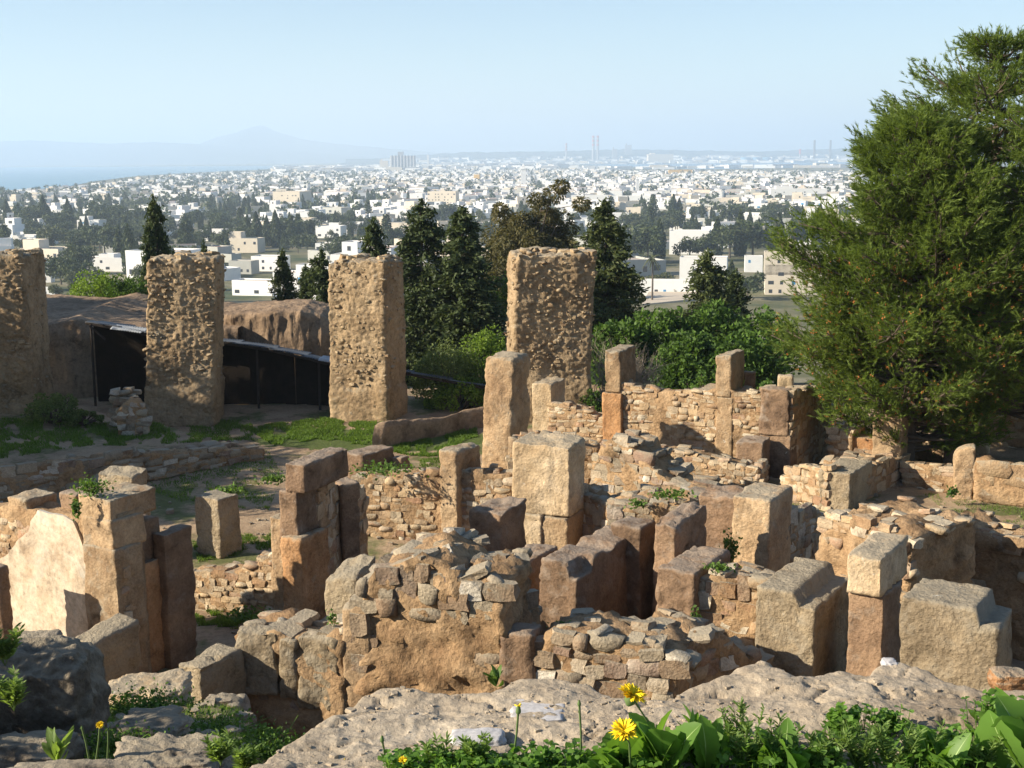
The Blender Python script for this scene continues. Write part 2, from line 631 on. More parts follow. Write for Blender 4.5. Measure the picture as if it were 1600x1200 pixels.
hill_range('mountain', 19000, [(255, 247), (300, 232), (335, 222), (352, 211), (376, 206), (392, 199), (405, 196), (416, 198), (428, 204), (446, 210), (470, 217), (520, 224), (600, 231), (700, 240)], 3500, 1.0)
hill_range('hills', 16500, [(-300, 240), (-60, 224), (0, 221), (50, 219), (110, 222), (170, 224), (240, 222), (330, 226), (420, 232), (520, 240), (620, 248)], 2500, 5.0)
hill_range('ridge', 11500, [(560, 250), (640, 244), (720, 238), (800, 237), (880, 236), (980, 233), (1080, 235), (1180, 237), (1280, 233), (1400, 232), (1700, 230)], 1500, 9.0)

# ------------------------------------------------------------------ banks of earth behind the piers
def bank(name, cols, depth, zb, seed, mat, back=0.6):
    """cols: (px, py of the upper front edge, Y); a cut face towards the camera and a rounded top running back"""
    n = 240
    px = np.linspace(cols[0][0], cols[-1][0], n)
    py = np.interp(px, [c[0] for c in cols], [c[1] for c in cols])
    YY = np.interp(px, [c[0] for c in cols], [c[2] for c in cols])
    top = np.array([at(a, b, c) for a, b, c in zip(px, py, YY)])
    V = []
    prof = [(-0.25, 0.0), (-0.12, 0.25), (-0.05, 0.5), (0.0, 0.78), (0.04, 0.93), (0.12, 0.985), (0.4, 1.0)] + [(0.55 + depth * t, 1.0 + back * math.sin(t * 2.2) / max(0.5, depth) * 0.5) for t in np.linspace(0.08, 1, 12)] + [(0.9 + depth, 0.6), (1.6 + depth, -0.4)]
    tq = np.linspace(0, len(prof) - 1, 60)
    prof = list(zip(np.interp(tq, range(len(prof)), [q[0] for q in prof]), np.interp(tq, range(len(prof)), [q[1] for q in prof])))
    for dy, h in prof:
        r = top.copy()
        r[:, 1] += dy
        r[:, 2] = zb + (top[:, 2] - zb) * h
        V.append(r)
    V = np.concatenate(V)
    V += np.stack([0.10 * fbm(V * 0.9 + seed, 3), 0.20 * fbm(V * 0.9 + seed + 9, 5) + 0.07 * fbm(V * np.array((3.5, 3.5, 1.2)) + seed, 4), 0.06 * fbm(V * 1.1 + seed + 20, 5) + 0.035 * fbm(V * 4 + seed, 4)], -1)
    return struct(mk(name, V, grid_faces(len(prof) - 1, n - 1)[:, ::-1], mat, smooth=True))


bank('earth_bank', [(-140, 500, 46.5), (0, 503, 46.5), (66, 508, 46.5), (110, 499, 46.6), (150, 506, 47), (220, 512, 47.2), (300, 515, 47.5), (372, 512, 48)], 8.0, -0.2, 3.0, M['earth'], back=0.5)
bank('earth_bank', [(330, 494, 49.0), (372, 490, 48.6), (420, 486, 48.4), (470, 484, 48.4), (500, 492, 48.6), (530, 515, 49), (560, 560, 49.5)], 2.6, -0.2, 13.0, M['earth'], back=0.1)

# ================================================================== the ruins: cut blocks, rubble walls, posts
def basis(th):
    a = R(th)
    return Vector((math.cos(a), -math.sin(a), 0)), Vector((math.sin(a), math.cos(a), 0))


def block_mesh(name, w, d, h, seed, rough=0.02, rad=0.05, ztop=None, res=0.055, big=0.05, pits=0.03, taper=0.0, lump=0.0):
    nx, ny, nz = [int(min(60, max(5, round(s / res)))) for s in (w, d, h)]
    P, F = box_grid(nx, ny, nz)
    # squeeze rows towards the edges so the rounding is well sampled
    P = np.where(True, P + 0.06 * np.sin(2 * math.pi * P) * -0.6, P)
    S = np.array((w, d, h))
    p = P * S
    if ztop is not None:
        zt = ztop(P[:, 0], P[:, 1])
        p[:, 2] = P[:, 2] * h * zt
    r = np.clip(rad * (0.35 + 0.8 * np.clip(0.5 + fbm(p * 2.2 + seed, 3), 0, 1.4) + 3.2 * np.clip(fbm(p * 1.7 + seed * 3.3, 3) - 0.28, 0, 1)), 0.012, 0.45 * min(w, d, h))
    hi = S.copy()
    q = np.empty_like(p)
    for k in range(3):
        top = hi[k] if k < 2 or ztop is None else np.inf
        q[:, k] = np.clip(p[:, k], r if k < 2 else -1e9, (top - r) if k < 2 else (h * (zt if ztop is not None else 1.0) - r))
    dv = p - q
    L = np.linalg.norm(dv, axis=1)
    nrm = dv / np.maximum(L, 1e-6)[:, None]
    p = q + nrm * np.minimum(L, r)[:, None]
    sp = p + seed * 7.13
    disp = big * fbm(sp * 0.9, 3) + (rough + 0.012) * fbm(sp * 3.4, 5)
    disp -= 0.035 * np.exp(-(fbm(sp * 1.1 + 77, 3) / 0.035) ** 2) * (fbm(sp * 0.6 + 5, 2) > 0.0)
    if lump:
        disp += lump * (0.45 - cells(sp * 3.2))
    if pits:
        disp -= pits * np.clip(fbm(sp * 5.5 + 31, 3) - 0.25, 0, 1) * 2.2
    p = p + nrm * disp[:, None]
    if taper:
        s = 1 - taper * (p[:, 2] / h)
        p[:, 0] = (p[:, 0] - w / 2) * s + w / 2
        p[:, 1] = (p[:, 1] - d / 2) * s + d / 2
    p -= np.array((w / 2, d / 2, 0))
    return mesh_np(name, p, F, True)


_bseed = [0]


def block(name, label, cat, pl, pc, pr, pt, Y, zb=0.0, mat='brown', th=32, depth=None, width=None, parent=None, ztop=None, lean=(0, 0), pb=None, **kw):
    """a squared stone: front face between columns pl..pc, right face pc..pr, its near top corner at (pc, pt)"""
    _bseed[0] += 1
    u, v = basis(th)
    C = at(pc, pt, Y)
    if pb is not None:
        zb = at(pc, pb, Y).z
    w = width or slide(C, -u, pl)
    d = depth or slide(C, v, pr)
    h = C.z - zb
    me = block_mesh(name, w, d, h, _bseed[0], ztop=ztop, **kw)
    c = C - u * (w / 2) + v * (d / 2)
    o = link(name, me, M[mat], None, (c.x, c.y, zb), (R(lean[0]), R(lean[1]), -R(th)))
    if parent is not None:
        o.parent = parent
        o.location = o.location - parent.location
    elif label:
        tag(o, label, cat)
    return o


# --- rubble stones, 48 triangles each, shared
STONES = []
for _k in range(16):
    P_, F_ = box_grid(2, 2, 2)
    q_ = (P_ - 0.5) * 2
    k_ = np.abs(q_).sum(1)
    rs_ = np.random.RandomState(_k + 50)
    pull = np.where(k_ > 2.5, rs_.uniform(0.80, 1.02, len(k_)), np.where(k_ > 1.5, rs_.uniform(0.93, 1.04, len(k_)), 1.0))
    q_ = q_ * pull[:, None] * 0.5
    q_ += rs_.uniform(-0.075, 0.075, q_.shape)
    STONES.append((q_, F_))
_SM = {}


def stone_mesh(k, mat):
    if (k, mat) not in _SM:
        me = mesh_np('stone', STONES[k][0], STONES[k][1], k % 4 == 0)
        me.materials.append(M[mat])
        _SM[(k, mat)] = me
    return _SM[(k, mat)]


def stone(parent, loc, size, rotz, mat, rs, tilt=5):
    return link('stone', stone_mesh(rs.randint(0, 16), mat), None, parent, loc,
                (R(rs.uniform(-tilt, tilt)), R(rs.uniform(-tilt, tilt)), rotz + R(rs.uniform(-tilt, tilt))), size)


def wall(name, label, A, B, top, zb=0.0, thick=0.55, sw=0.27, sh=0.16, mat='rubble', core='mortar', seed=1, low=None, cat='wall', cap=True, capsize=0.2, proud=0.022,
         skip=(), keep=None, end=False, group=None, corer=0.035, maxn=300, capn=0.62, dense=None, ctilt=14):
    """A, B: (px, Y) of the front face's ends; top: [(px, py)] along its upper edge; stones laid in courses on a core"""
    rs = np.random.RandomState(seed)
    a3 = at(A[0], np.interp(A[0], [t[0] for t in top], [t[1] for t in top]), A[1])
    b3 = at(B[0], np.interp(B[0], [t[0] for t in top], [t[1] for t in top]), B[1])
    a = Vector((a3.x, a3.y, 0))
    b = Vector((b3.x, b3.y, 0))
    L = (b - a).length
    e = (b - a) / L
    n = Vector((e.y, -e.x, 0))
    ss, zz = [], []
    for (px, py) in top:
        C = Vector((a.x, a.y, at(A[0], py, A[1]).z))
        s = slide(C, e, px)
        p = a + e * s
        z = at(px, py, p.y).z
        C = Vector((a.x, a.y, z))
        s = slide(C, e, px)
        p = a + e * s
        ss.append(s)
        zz.append(at(px, py, p.y).z)
    topz = lambda s: np.interp(s, ss, zz)
    root = thing(name, label, cat, (a.x, a.y, zb), 0, group)
    rot = math.atan2(e.y, e.x)
    # core
    H = max(zz) - zb
    nx, nz = int(min(110, max(6, L / 0.09))), int(min(40, max(6, H / 0.09)))
    P, F = box_grid(nx, max(4, int(thick / 0.11)), nz)
    s = P[:, 0] * L
    hz = np.maximum(topz(s) - zb, 0.05) - 0.05
    loc = np.stack([s, 0.008 + P[:, 1] * (thick - 0.008), P[:, 2] * hz], -1)
    ctr = np.array((L / 2, thick / 2, H / 2))
    nr = (P - 0.5) * 2
    nr = np.where(np.abs(nr) > 0.999, nr, 0)
    nr /= np.maximum(np.linalg.norm(nr, axis=1), 1e-6)[:, None]
    sp = loc + seed * 3.7
    loc = loc + nr * ((corer + 0.04 * (nr[:, 2] > 0.5)) * fbm(sp * 2.2, 4) + (corer + 0.03 * (nr[:, 2] > 0.5)) * 0.8 * fbm(sp * 7, 3))[:, None]
    me = mesh_np('core', loc, F, True)
    link('core', me, M[core], root, None, (0, 0, rot))
    zl = zb if low is None else at(A[0], low, A[1]).z
    cnt = 0

    def put(sx, dep, z, sz, tilt=5, m=None):
        nonlocal cnt
        if cnt >= maxn:
            return
        cnt += 1
        p = a + e * sx - n * dep
        stone(root, (p.x - a.x, p.y - a.y, z - zb), sz, rot, m or mat, rs, tilt)

    wob = rs.uniform(0, 50)
    z = zl
    while z < max(zz):
        h = sh * rs.uniform(0.65, 1.35)
        x = -rs.uniform(0, sw * 0.5)
        while x < L:
            w = sw * rs.uniform(0.55, 1.55)
            hh = h * rs.uniform(0.75, 1.12) * (1.7 if rs.rand() < 0.07 else 1.0)
            zo = 0.07 * math.sin(1.9 * x + wob) + 0.03 * math.sin(5.3 * x + 2 * wob + z * 3)
            c = x + w / 2
            ok = 0 < c < L and z + zo + hh * 0.55 < topz(c)
            for (q0, q1) in skip:
                if q0 < c / L < q1:
                    ok = False
            if ok and keep is not None and not keep(c / L, (z - zb) / max(0.05, topz(c) - zb), rs):
                ok = False
            if ok:
                dp = rs.uniform(0.14, 0.22)
                put(c, dp / 2 - rs.uniform(-0.01, proud), z + zo + hh / 2 + rs.uniform(-0.012, 0.012), (w * 0.99, dp, hh * 1.0))
            x += w
        z += h
    if cap:
        x = 0.0
        while x < L:
            w = capsize * rs.uniform(0.5, 1.7)
            y = 0.02
            while y < thick:
                dd = capsize * rs.uniform(0.6, 1.6)
                if rs.rand() < 0.86 * capn and not any(q0 < (x + w / 2) / L < q1 for q0, q1 in skip):
                    hh = capsize * rs.uniform(0.35, 0.75)
                    put(x + w / 2 + rs.uniform(-0.04, 0.04), y + dd / 2, topz(x + w / 2) - 0.075 + rs.uniform(-0.06, 0.06), (w, dd, hh), ctilt)
                y += dd
            x += w
    if end:
        z = zl
        while z < topz(L):
            h = sh * rs.uniform(0.8, 1.3)
            y = 0.1
            while y < thick:
                dd = sw * rs.uniform(0.6, 1.3)
                put(L - 0.05, y + dd / 2, z + h / 2, (0.2, dd * 0.96, h * 0.96))
                y += dd
            z += h
    root['kind'] = 'thing'
    return root


def step_right(frac, drop):
    """a rebate cut along the right part of the top"""
    return lambda x, y: 1 - drop * sstep(1 - frac - 0.02, 1 - frac + 0.02, x)


def slope_top(dx=0.0, dy=0.0, wob=0.03, seed=0.0):
    return lambda x, y: 1 + dx * (x - 1) + dy * y + wob * fbm(np.stack([x * 2.5 + seed, y * 2.5, x * 0], -1), 3)


B = block
# ---- front right group
B('cut_block', 'large grey-tan block with a rebated right edge beside the two-stone pier', 'stone block', 1180, 1274, 1331, 953, 17.4, 0, 'grey', ztop=lambda x, y: 1.085 - 0.085 * sstep(0.64, 0.68, x), big=0.05, pits=0.05)
_t2 = thing('stone_pier', 'pier of a pale cube resting on a narrower reddish upright stone', 'pier', at(1382, 1050, 17.0) * 1.0)
_t2.location.z = 0
B('upright_stone', None, None, 1325, 1383, 1412, 934, 17.15, 0, 'brown', parent=_t2, rad=0.04)
B('cube_stone', None, None, 1322, 1380, 1420, 874, 17.1, mat='pale', pb=935, parent=_t2, rad=0.08, big=0.05)
B('cut_block', 'broad flat-topped grey-tan block with a rebated edge at the right frame edge', 'stone block', 1408, 1560, 1640, 985, 15.3, 0, 'grey', depth=1.0, ztop=lambda x, y: 1.08 - 0.08 * sstep(0.76, 0.80, x), big=0.05, pits=0.045, width=None)
B('cut_block', 'tall brown block with white lichen streaks above the creeping green plant', 'stone block', 1144, 1204, 1238, 782, 21.6, 0, 'ochre', rad=0.05, big=0.06)
B('cut_block', 'rusty brown slab leaning just behind the white-streaked block', 'stone block', 1092, 1160, 1180, 779, 22.6, 0, 'brown', ztop=slope_top(0.02, 0.02))
B('cut_block', 'broad brown block behind the rubble patch with the creeping plant on its edge', 'stone block', 1026, 1085, 1140, 897, 18.7, 0, 'brown', big=0.05, pits=0.05)
_t3 = thing('double_pier', 'pair of dark brown uprights with a narrow slot between them', 'pier', at(1000, 900, 20.4))
_t3.location.z = 0
B('upright_stone', None, None, 955, 1001, 1026, 826, 20.5, 0, 'brown', parent=_t3, rad=0.06, pits=0.05)
B('upright_stone', None, None, 1020, 1056, 1126, 822, 20.15, 0, 'brown', depth=1.25, parent=_t3, rad=0.06, pits=0.05, ztop=slope_top(0.0, 0.03))
B('cut_block', 'dark brown block with a broken notch in its top corner beside the rubble heap', 'stone block', 843, 902, 1002, 884, 19.2, 0, 'brown', ztop=lambda x, y: 1 - 0.10 * sstep(0.75, 0.8, x) * (1 - sstep(0.2, 0.26, y)) - 0.03 * sstep(0.4, 0.5, y) * (1 - sstep(0.55, 0.6, y)), big=0.04, pits=0.05)
B('cut_block', 'low flat brown block between the notched block and the rubble heap', 'stone block', 764, 805, 873, 888, 20.8, 0, 'brown', big=0.04)
B('cut_block', 'dark brown boulder-like block with a broken corner before the stone wall', 'stone block', 735, 784, 836, 803, 24.2, 0, 'brown', depth=0.95, ztop=slope_top(0.02, 0.05), big=0.08, rad=0.07)
# ---- the tall plastered slab and the wall on its left
_ts = thing('plastered_slab', 'tall upright slab half covered in pale plaster in the centre', 'slab', at(890, 856, 26.6))
_ts.location.z = 0
B('upper_stone', None, None, 800, 890, 914, 700, 26.6, mat='pale', pb=809, parent=_ts, th=24, ztop=slope_top(-0.02, 0.03), rad=0.07, big=0.06)
B('lower_stone', None, None, 844, 888, 916, 811, 26.55, 0, 'ochre', parent=_ts, th=24, rad=0.05)
B('side_stone', None, None, 798, 846, 870, 806, 26.75, 0, 'pale', parent=_ts, th=24, rad=0.03, depth=0.5)
wall('rubble_wall', 'sunlit coursed stone wall between the left pier and the plastered slab', (552, 28.4), (800, 27.35),
     [(552, 742), (575, 740), (600, 744), (640, 738), (690, 735), (720, 735), (760, 738), (800, 740)], thick=0.6, sw=0.27, sh=0.17, seed=4, low=880, skip=((0.53, 0.66),), capsize=0.2, capn=0.3)
B('upright_post', 'slender squared post standing in the sunlit coursed wall', 'post', 686, 713, 752, 706, 27.5, 0, 'ochre', th=28, rad=0.04, ztop=slope_top(0, -0.02))
# ---- left pier and its return
_tp = thing('masonry_pier', 'tall pier of three stacked brown blocks left of the stone wall', 'pier', at(470, 967, 22.6))
_tp.location.z = 0
B('block', None, None, 444, 476, 546, 727, 22.6, mat='brown', pb=772, parent=_tp, th=26, ztop=slope_top(0, 0.03), rad=0.06)
B('block', None, None, 434, 464, 500, 769, 22.7, mat='brown', pb=846, parent=_tp, th=26, rad=0.05, ztop=slope_top(0, 0))
B('block', None, None, 437, 470, 514, 844, 22.5, 0, 'orange', parent=_tp, th=26, rad=0.04)
B('upright_post', 'thin ochre post set against the left side of the stacked pier', 'post', 420, 440, 460, 810, 22.95, 0, 'ochre', th=26, rad=0.03, depth=0.5)
wall('return_wall', 'shaded return wall with upright strips behind the stacked pier', (498, 23.3), (572, 25.9), [(498, 756), (520, 752), (545, 752), (572, 758)], thick=0.5, sw=0.3, sh=0.26, seed=8, low=930, cap=False, core='mortar', skip=((0.42, 0.8),))
B('upright_slab', 'tall brown slab standing in the shaded return wall', 'slab', 519, 533, 562, 758, 24.2, 0, 'brown', th=58, depth=0.4, width=0.75)
wall('rubble_wall', 'low sunlit rubble wall with yellow flowers at its foot', (292, 23.8), (428, 23.1), [(292, 893), (325, 897), (350, 892), (385, 886), (405, 876), (428, 866)], thick=0.6, sw=0.2, sh=0.14, seed=5, capsize=0.2)
B('cut_block', 'squat squared block standing alone on the dirt court', 'stone block', 303, 341, 374, 781, 26.8, 0, 'grey', rad=0.04)
B('lying_block', 'long low block lying on the grass beyond the stone wall', 'stone block', 534, 566, 616, 712, 33.0, 0, 'brown', th=35, rad=0.06)
B('lying_block', 'small dark block right of the long low block', 'stone block', 612, 627, 641, 716, 33.6, 0, 'brown', th=35, rad=0.05)
# ---- left plaster wall
wall('plaster_wall', 'wall with a large sheet of white plaster at the left', (-40, 21.9), (180, 20.0), [(-40, 792), (0, 788), (30, 786), (60, 798), (95, 800), (125, 800), (180, 800)], thick=0.55, sw=0.25, sh=0.16, seed=6, low=960, maxn=180, capsize=0.16)
B('upright_post', 'short square-topped post in the wall above the white plaster', 'post', 10, 41, 88, 782, 21.2, 0, 'ochre', rad=0.03)
B('cut_block', 'small block behind the sprig of green on the left wall', 'stone block', 91, 118, 132, 774, 21.0, 1.5, 'brown', rad=0.04, depth=0.6)
_tl = thing('masonry_pier', 'big squared pier at the end of the white plastered wall', 'pier', at(180, 1000, 19.9))
_tl.location.z = 0
B('block', None, None, 121, 172, 246, 781, 19.9, mat='ochre', pb=818, parent=_tl, ztop=slope_top(0, 0), rad=0.04)
B('block', None, None, 126, 175, 225, 815, 19.88, mat='ochre', pb=862, parent=_tl, rad=0.03)
B('block', None, None, 128, 179, 222, 860, 19.85, 0, 'ochre', parent=_tl, rad=0.03)
B('block', None, None, 205, 212, 248, 818, 20.6, mat='brown', pb=900, parent=_tl, rad=0.03, width=0.4)
B('block', None, None, 214, 224, 252, 880, 20.45, 0, 'orange', parent=_tl, rad=0.04, width=0.4)
B('upright_slab', 'dark reddish upright stone at the right end of the plastered wall', 'slab', 236, 256, 300, 836, 20.65, 0, 'brown', rad=0.04)
B('lying_block', 'flat slab lying behind the plant-topped left pier', 'stone block', 150, 208, 232, 744, 26.5, 0, 'grey', ztop=slope_top(0, 0.03), th=20)
B('cut_block', 'low block with a pale sunlit top at the foot of the left pier', 'stone block', 114, 145, 218, 1006, 18.4, 0, 'grey', ztop=slope_top(-0.03, 0.06), rad=0.06)
B('cut_block', 'dark rounded block before the left end of the front wall', 'stone block', 273, 313, 380, 1044, 16.6, 0, 'grey', rad=0.08, big=0.08)
B('cut_block', 'dark block cut off by the left frame edge below the plaster', 'stone block', -60, -4, 13, 888, 19.7, 0, 'brown')


def plaster_sheet():
    # outline read on the wall face, laid 3 cm proud of the stones
    a = at(-40, 790, 21.9)
    b = at(180, 800, 20.0)
    e = Vector((b.x - a.x, b.y - a.y, 0)).normalized()
    n = Vector((e.y, -e.x, 0))
    out = [(-38, 1000), (-38, 875), (0, 872), (12, 866), (30, 842), (46, 832), (52, 815), (64, 797), (84, 803), (104, 806), (119, 815), (127, 836), (132, 856), (146, 882), (160, 908), (170, 930), (180, 948), (178, 1010)]
    P = []
    o0 = Vector((a.x, a.y, 0)) + n * 0.035
    for px, py in out:
        C = Vector((o0.x, o0.y, 2.0))
        s = slide(C, e, px)
        p = o0 + e * s
        P.append((s, at(px, py, p.y).z))
    # fill with a fine grid clipped by the outline
    from mathutils.geometry import tessellate_polygon
    dens = []
    for k in range(len(P)):
        p, q = np.array(P[k]), np.array(P[(k + 1) % len(P)])
        m = max(1, int(np.linalg.norm(q - p) / 0.07))
        for t in range(m):
            w = p + (q - p) * t / m
            j = 0.022 * fbm(np.array([[w[0] * 5, w[1] * 5, 3.0]]), 3)[0]
            dens.append((w[0] + j, w[1] - j * 0.8))
    tri = tessellate_polygon([[Vector((x, y, 0)) for x, y in dens]])
    nV = len(dens)
    V = [tuple(o0 + e * s + n * 0.004 + Vector((0, 0, z))) for s, z in dens] + [tuple(o0 + e * s - n * 0.06 + Vector((0, 0, z))) for s, z in dens]
    F = [tuple(t) for t in tri] + [tuple(i + nV for i in reversed(t)) for t in tri]
    for k in range(nV):
        k2 = (k + 1) % nV
        F += [(k, k2, k2 + nV), (k, k2 + nV, k + nV)]
    me = mesh_np('plaster', V, F)
    import bmesh
    bm = bmesh.new()
    bm.from_mesh(me)
    bmesh.ops.recalc_face_normals(bm, faces=bm.faces)
    bm.to_mesh(me)
    bm.free()
    par = [o for o in bpy.data.objects if o.name == 'plaster_wall'][0]
    o = link('plaster', me, M['plaster'], par)
    o.location = -par.location
    o['label'] = 'large cracked sheet of white plaster'


plaster_sheet()

# ---- front wall, left to right
_fw = wall('front_wall', 'eroded front wall of big lichened blocks at lower left', (366, 17.5), (536, 16.95), [(366, 990), (400, 980), (430, 985), (470, 992), (500, 992), (536, 985)], thick=0.8, sw=0.3, sh=0.2, mat='rubble_grey', seed=21, low=1090,
           corer=0.10, keep=lambda s, h, rs: h < 0.5 and rs.rand() < 0.35, capsize=0.2, capn=0.7)


def face_block(parent, pl, pr, pt, pb, Y, th, mat, depth=0.4, **kw):
    return B('block', None, None, pl, pr, pr + 10, pt, Y, mat=mat, pb=pb, th=th, depth=depth, parent=parent, **kw)


face_block(_fw, 366, 432, 990, 1088, 17.2, 12, 'grey', rough=0.05, rad=0.08, pits=0.08, big=0.06)
face_block(_fw, 434, 464, 1000, 1095, 17.12, 12, 'grey', rough=0.05, rad=0.09, pits=0.08)
face_block(_fw, 463, 532, 998, 1112, 16.98, 12, 'grey', rough=0.06, rad=0.08, pits=0.12)
B('upright_slab', 'grey lichened slab leaning on the left of the rubble heap', 'slab', 506, 556, 590, 900, 18.3, 0, 'grey', th=24, rad=0.07, big=0.07, ztop=slope_top(0.05, 0.06))
B('upright_post', 'thin ochre pier at the left edge of the rubble heap', 'post', 533, 577, 590, 942, 16.85, 0, 'ochre', th=14, rad=0.05, ztop=slope_top(0.05, 0.03), depth=0.7)
_heap = wall('rubble_heap', 'big heap of rough rubble on smooth ochre mortar in the lower centre', (560, 16.9), (786, 16.3),
             [(560, 925), (575, 905), (590, 888), (620, 876), (655, 872), (690, 880), (720, 897), (750, 902), (770, 908), (786, 915)], thick=1.3, sw=0.3, sh=0.24, mat='rubble_grey', core='mortar', seed=23, low=1050,
             keep=lambda s, h, rs: (h > 0.76 and rs.rand() < 0.9) or (h > 0.68 and rs.rand() < 0.45) or (s < 0.25 and rs.rand() < 0.5) or rs.rand() < 0.12, capsize=0.28, capn=0.85, proud=0.07, corer=0.14, ctilt=28)
B('cut_block', 'rounded brown block between the rubble heap and the low rubble wall', 'stone block', 779, 836, 848, 992, 16.15, 0, 'brown', th=14, rad=0.09, big=0.06)
wall('rubble_wall', 'low rubble wall behind the sunlit rock ledge in the front centre', (846, 16.2), (1060, 15.6), [(846, 990), (880, 984), (930, 990), (960, 1000), (1000, 1003), (1040, 1010), (1060, 1024)], thick=0.85, sw=0.29, sh=0.2, mat='rubble_grey', seed=24, low=1090, capsize=0.24, proud=0.05, corer=0.06)
wall('rubble_mound', 'dark mound of broken rubble at the right end of the low rubble wall', (1040, 15.9), (1178, 16.9), [(1040, 1022), (1070, 1005), (1105, 985), (1130, 985), (1160, 1010), (1178, 1040)], thick=1.0, sw=0.3, sh=0.22, mat='rubble_grey', seed=25, low=1090, capsize=0.3, corer=0.1)
wall('rubble_wall', 'patch of rounded rubble wall left of the rebated block', (1086, 18.9), (1190, 18.5), [(1086, 900), (1120, 896), (1150, 902), (1186, 908)], thick=0.7, sw=0.3, sh=0.25, seed=26, low=1000, capsize=0.26, proud=0.06)
wall('rubble_slope', 'narrow fall of rubble behind the right end of the rubble heap', (770, 17.6), (846, 18.2), [(770, 900), (800, 915), (825, 930), (846, 950)], thick=0.6, sw=0.28, sh=0.2, mat='rubble_grey', seed=27, low=1010, capsize=0.24)

# ---- right middle: thick earth wall, dark rubble, far blocks
wall('earth_wall', 'thick ochre earth wall with a rubble top behind the two-stone pier', (1284, 20.3), (1424, 18.9), [(1284, 806), (1310, 802), (1340, 812), (1380, 822), (1424, 838)], thick=1.7, sw=0.24, sh=0.16, seed=31, keep=lambda s, h, rs: (h > 0.85 and rs.rand() < 0.6) or rs.rand() < 0.12, capsize=0.2, capn=0.3, corer=0.11, low=920)
wall('shaded_wall', 'shaded side of the thick earth wall running back to the right', (1424, 18.95), (1516, 21.4), [(1424, 846), (1460, 822), (1490, 808), (1516, 800)], thick=0.4, sw=0.34, sh=0.24, seed=32, mat='rubble', core='mortar', cap=False, low=940, keep=lambda s, h, rs: rs.rand() < 0.6)
wall('rubble_wall', 'sloping ochre wall cut off by the right frame edge behind the broad block', (1500, 21.6), (1660, 20.4), [(1500, 800), (1530, 822), (1570, 835), (1610, 842), (1660, 850)], thick=0.7, sw=0.3, sh=0.2, seed=33, keep=lambda s, h, rs: rs.rand() < 0.3, corer=0.09, low=930)
wall('shaded_wall', 'dark rubble wall in the gap right of the white-streaked block', (1226, 22.3), (1292, 24.2), [(1226, 800), (1250, 797), (1292, 800)], thick=0.5, sw=0.3, sh=0.22, mat='rubble_grey', seed=34, low=900, capsize=0.22)
B('cut_block', 'long ochre block with a rubble side wall right of the centre wall', 'stone block', 1280, 1329, 1362, 741, 30.0, 0, 'grey', th=34, rad=0.05)
wall('side_wall', 'short shaded side wall of squared stones behind the long ochre block', (1358, 31.1), (1418, 33.0), [(1358, 728), (1390, 720), (1418, 712)], thick=1.2, sw=0.42, sh=0.3, seed=35, mat='rubble', low=790, capsize=0.26)
wall('rubble_wall', 'low stone wall left of the long ochre block', (1222, 31.6), (1292, 30.3), [(1222, 742), (1240, 730), (1265, 728), (1292, 730)], thick=0.6, sw=0.26, sh=0.18, seed=36, low=795)
B('upright_slab', 'tall pale upright slab lit by the sun under the pine branches', 'slab', 1365, 1411, 1433, 641, 32.8, 0, 'ochre', th=30, rad=0.05, big=0.06)
B('cut_block', 'reddish block left of the tall pale slab under the pine', 'stone block', 1328, 1368, 1390, 686, 33.4, 0, 'orange', th=30, depth=0.5)
wall('rubble_wall', 'small rubble stub under the lowest pine branches', (1296, 34.0), (1332, 33.6), [(1296, 668), (1332, 672)], thick=0.5, sw=0.26, sh=0.2, seed=37, low=730)
wall('rubble_wall', 'low dry-stone wall half in shade below the pine', (1412, 32.4), (1500, 31.6), [(1412, 722), (1440, 724), (1470, 728), (1500, 735)], thick=0.5, sw=0.3, sh=0.12, seed=38, low=790)
wall('shaded_wall', 'dark wall deep in the shade under the pine', (1425, 35.5), (1530, 34.4), [(1425, 684), (1470, 686), (1530, 690)], thick=0.4, sw=0.4, sh=0.3, seed=39, low=740, capn=0.4)
B('upright_post', 'dark square post in the shade under the pine', 'post', 1478, 1494, 1502, 612, 34.2, 0, 'brown', th=28)
B('upright_post', 'leaning round-topped ochre stone at the end of the small ashlar wall', 'post', 1492, 1526, 1540, 696, 31.0, 0, 'ochre', th=16, rad=0.11, ztop=lambda x, y: 1 - 0.16 * (1 - np.clip(x, 0, 1)) ** 2, depth=0.45)
_aw = wall('ashlar_wall', 'small wall of squared ashlar stones at the right frame edge', (1524, 31.0), (1680, 29.9), [(1524, 712), (1545, 712), (1552, 722), (1580, 724), (1590, 735), (1680, 742)], thick=0.5, sw=0.8, sh=0.36, seed=40, mat='ochre', low=800, capn=0.0)
wall('rubble_wall', 'sun-speckled rubble wall behind the pine at the right frame edge', (1490, 37.5), (1680, 36.3), [(1490, 640), (1560, 632), (1600, 612), (1680, 600)], thick=0.6, sw=0.36, sh=0.26, seed=41, low=720)

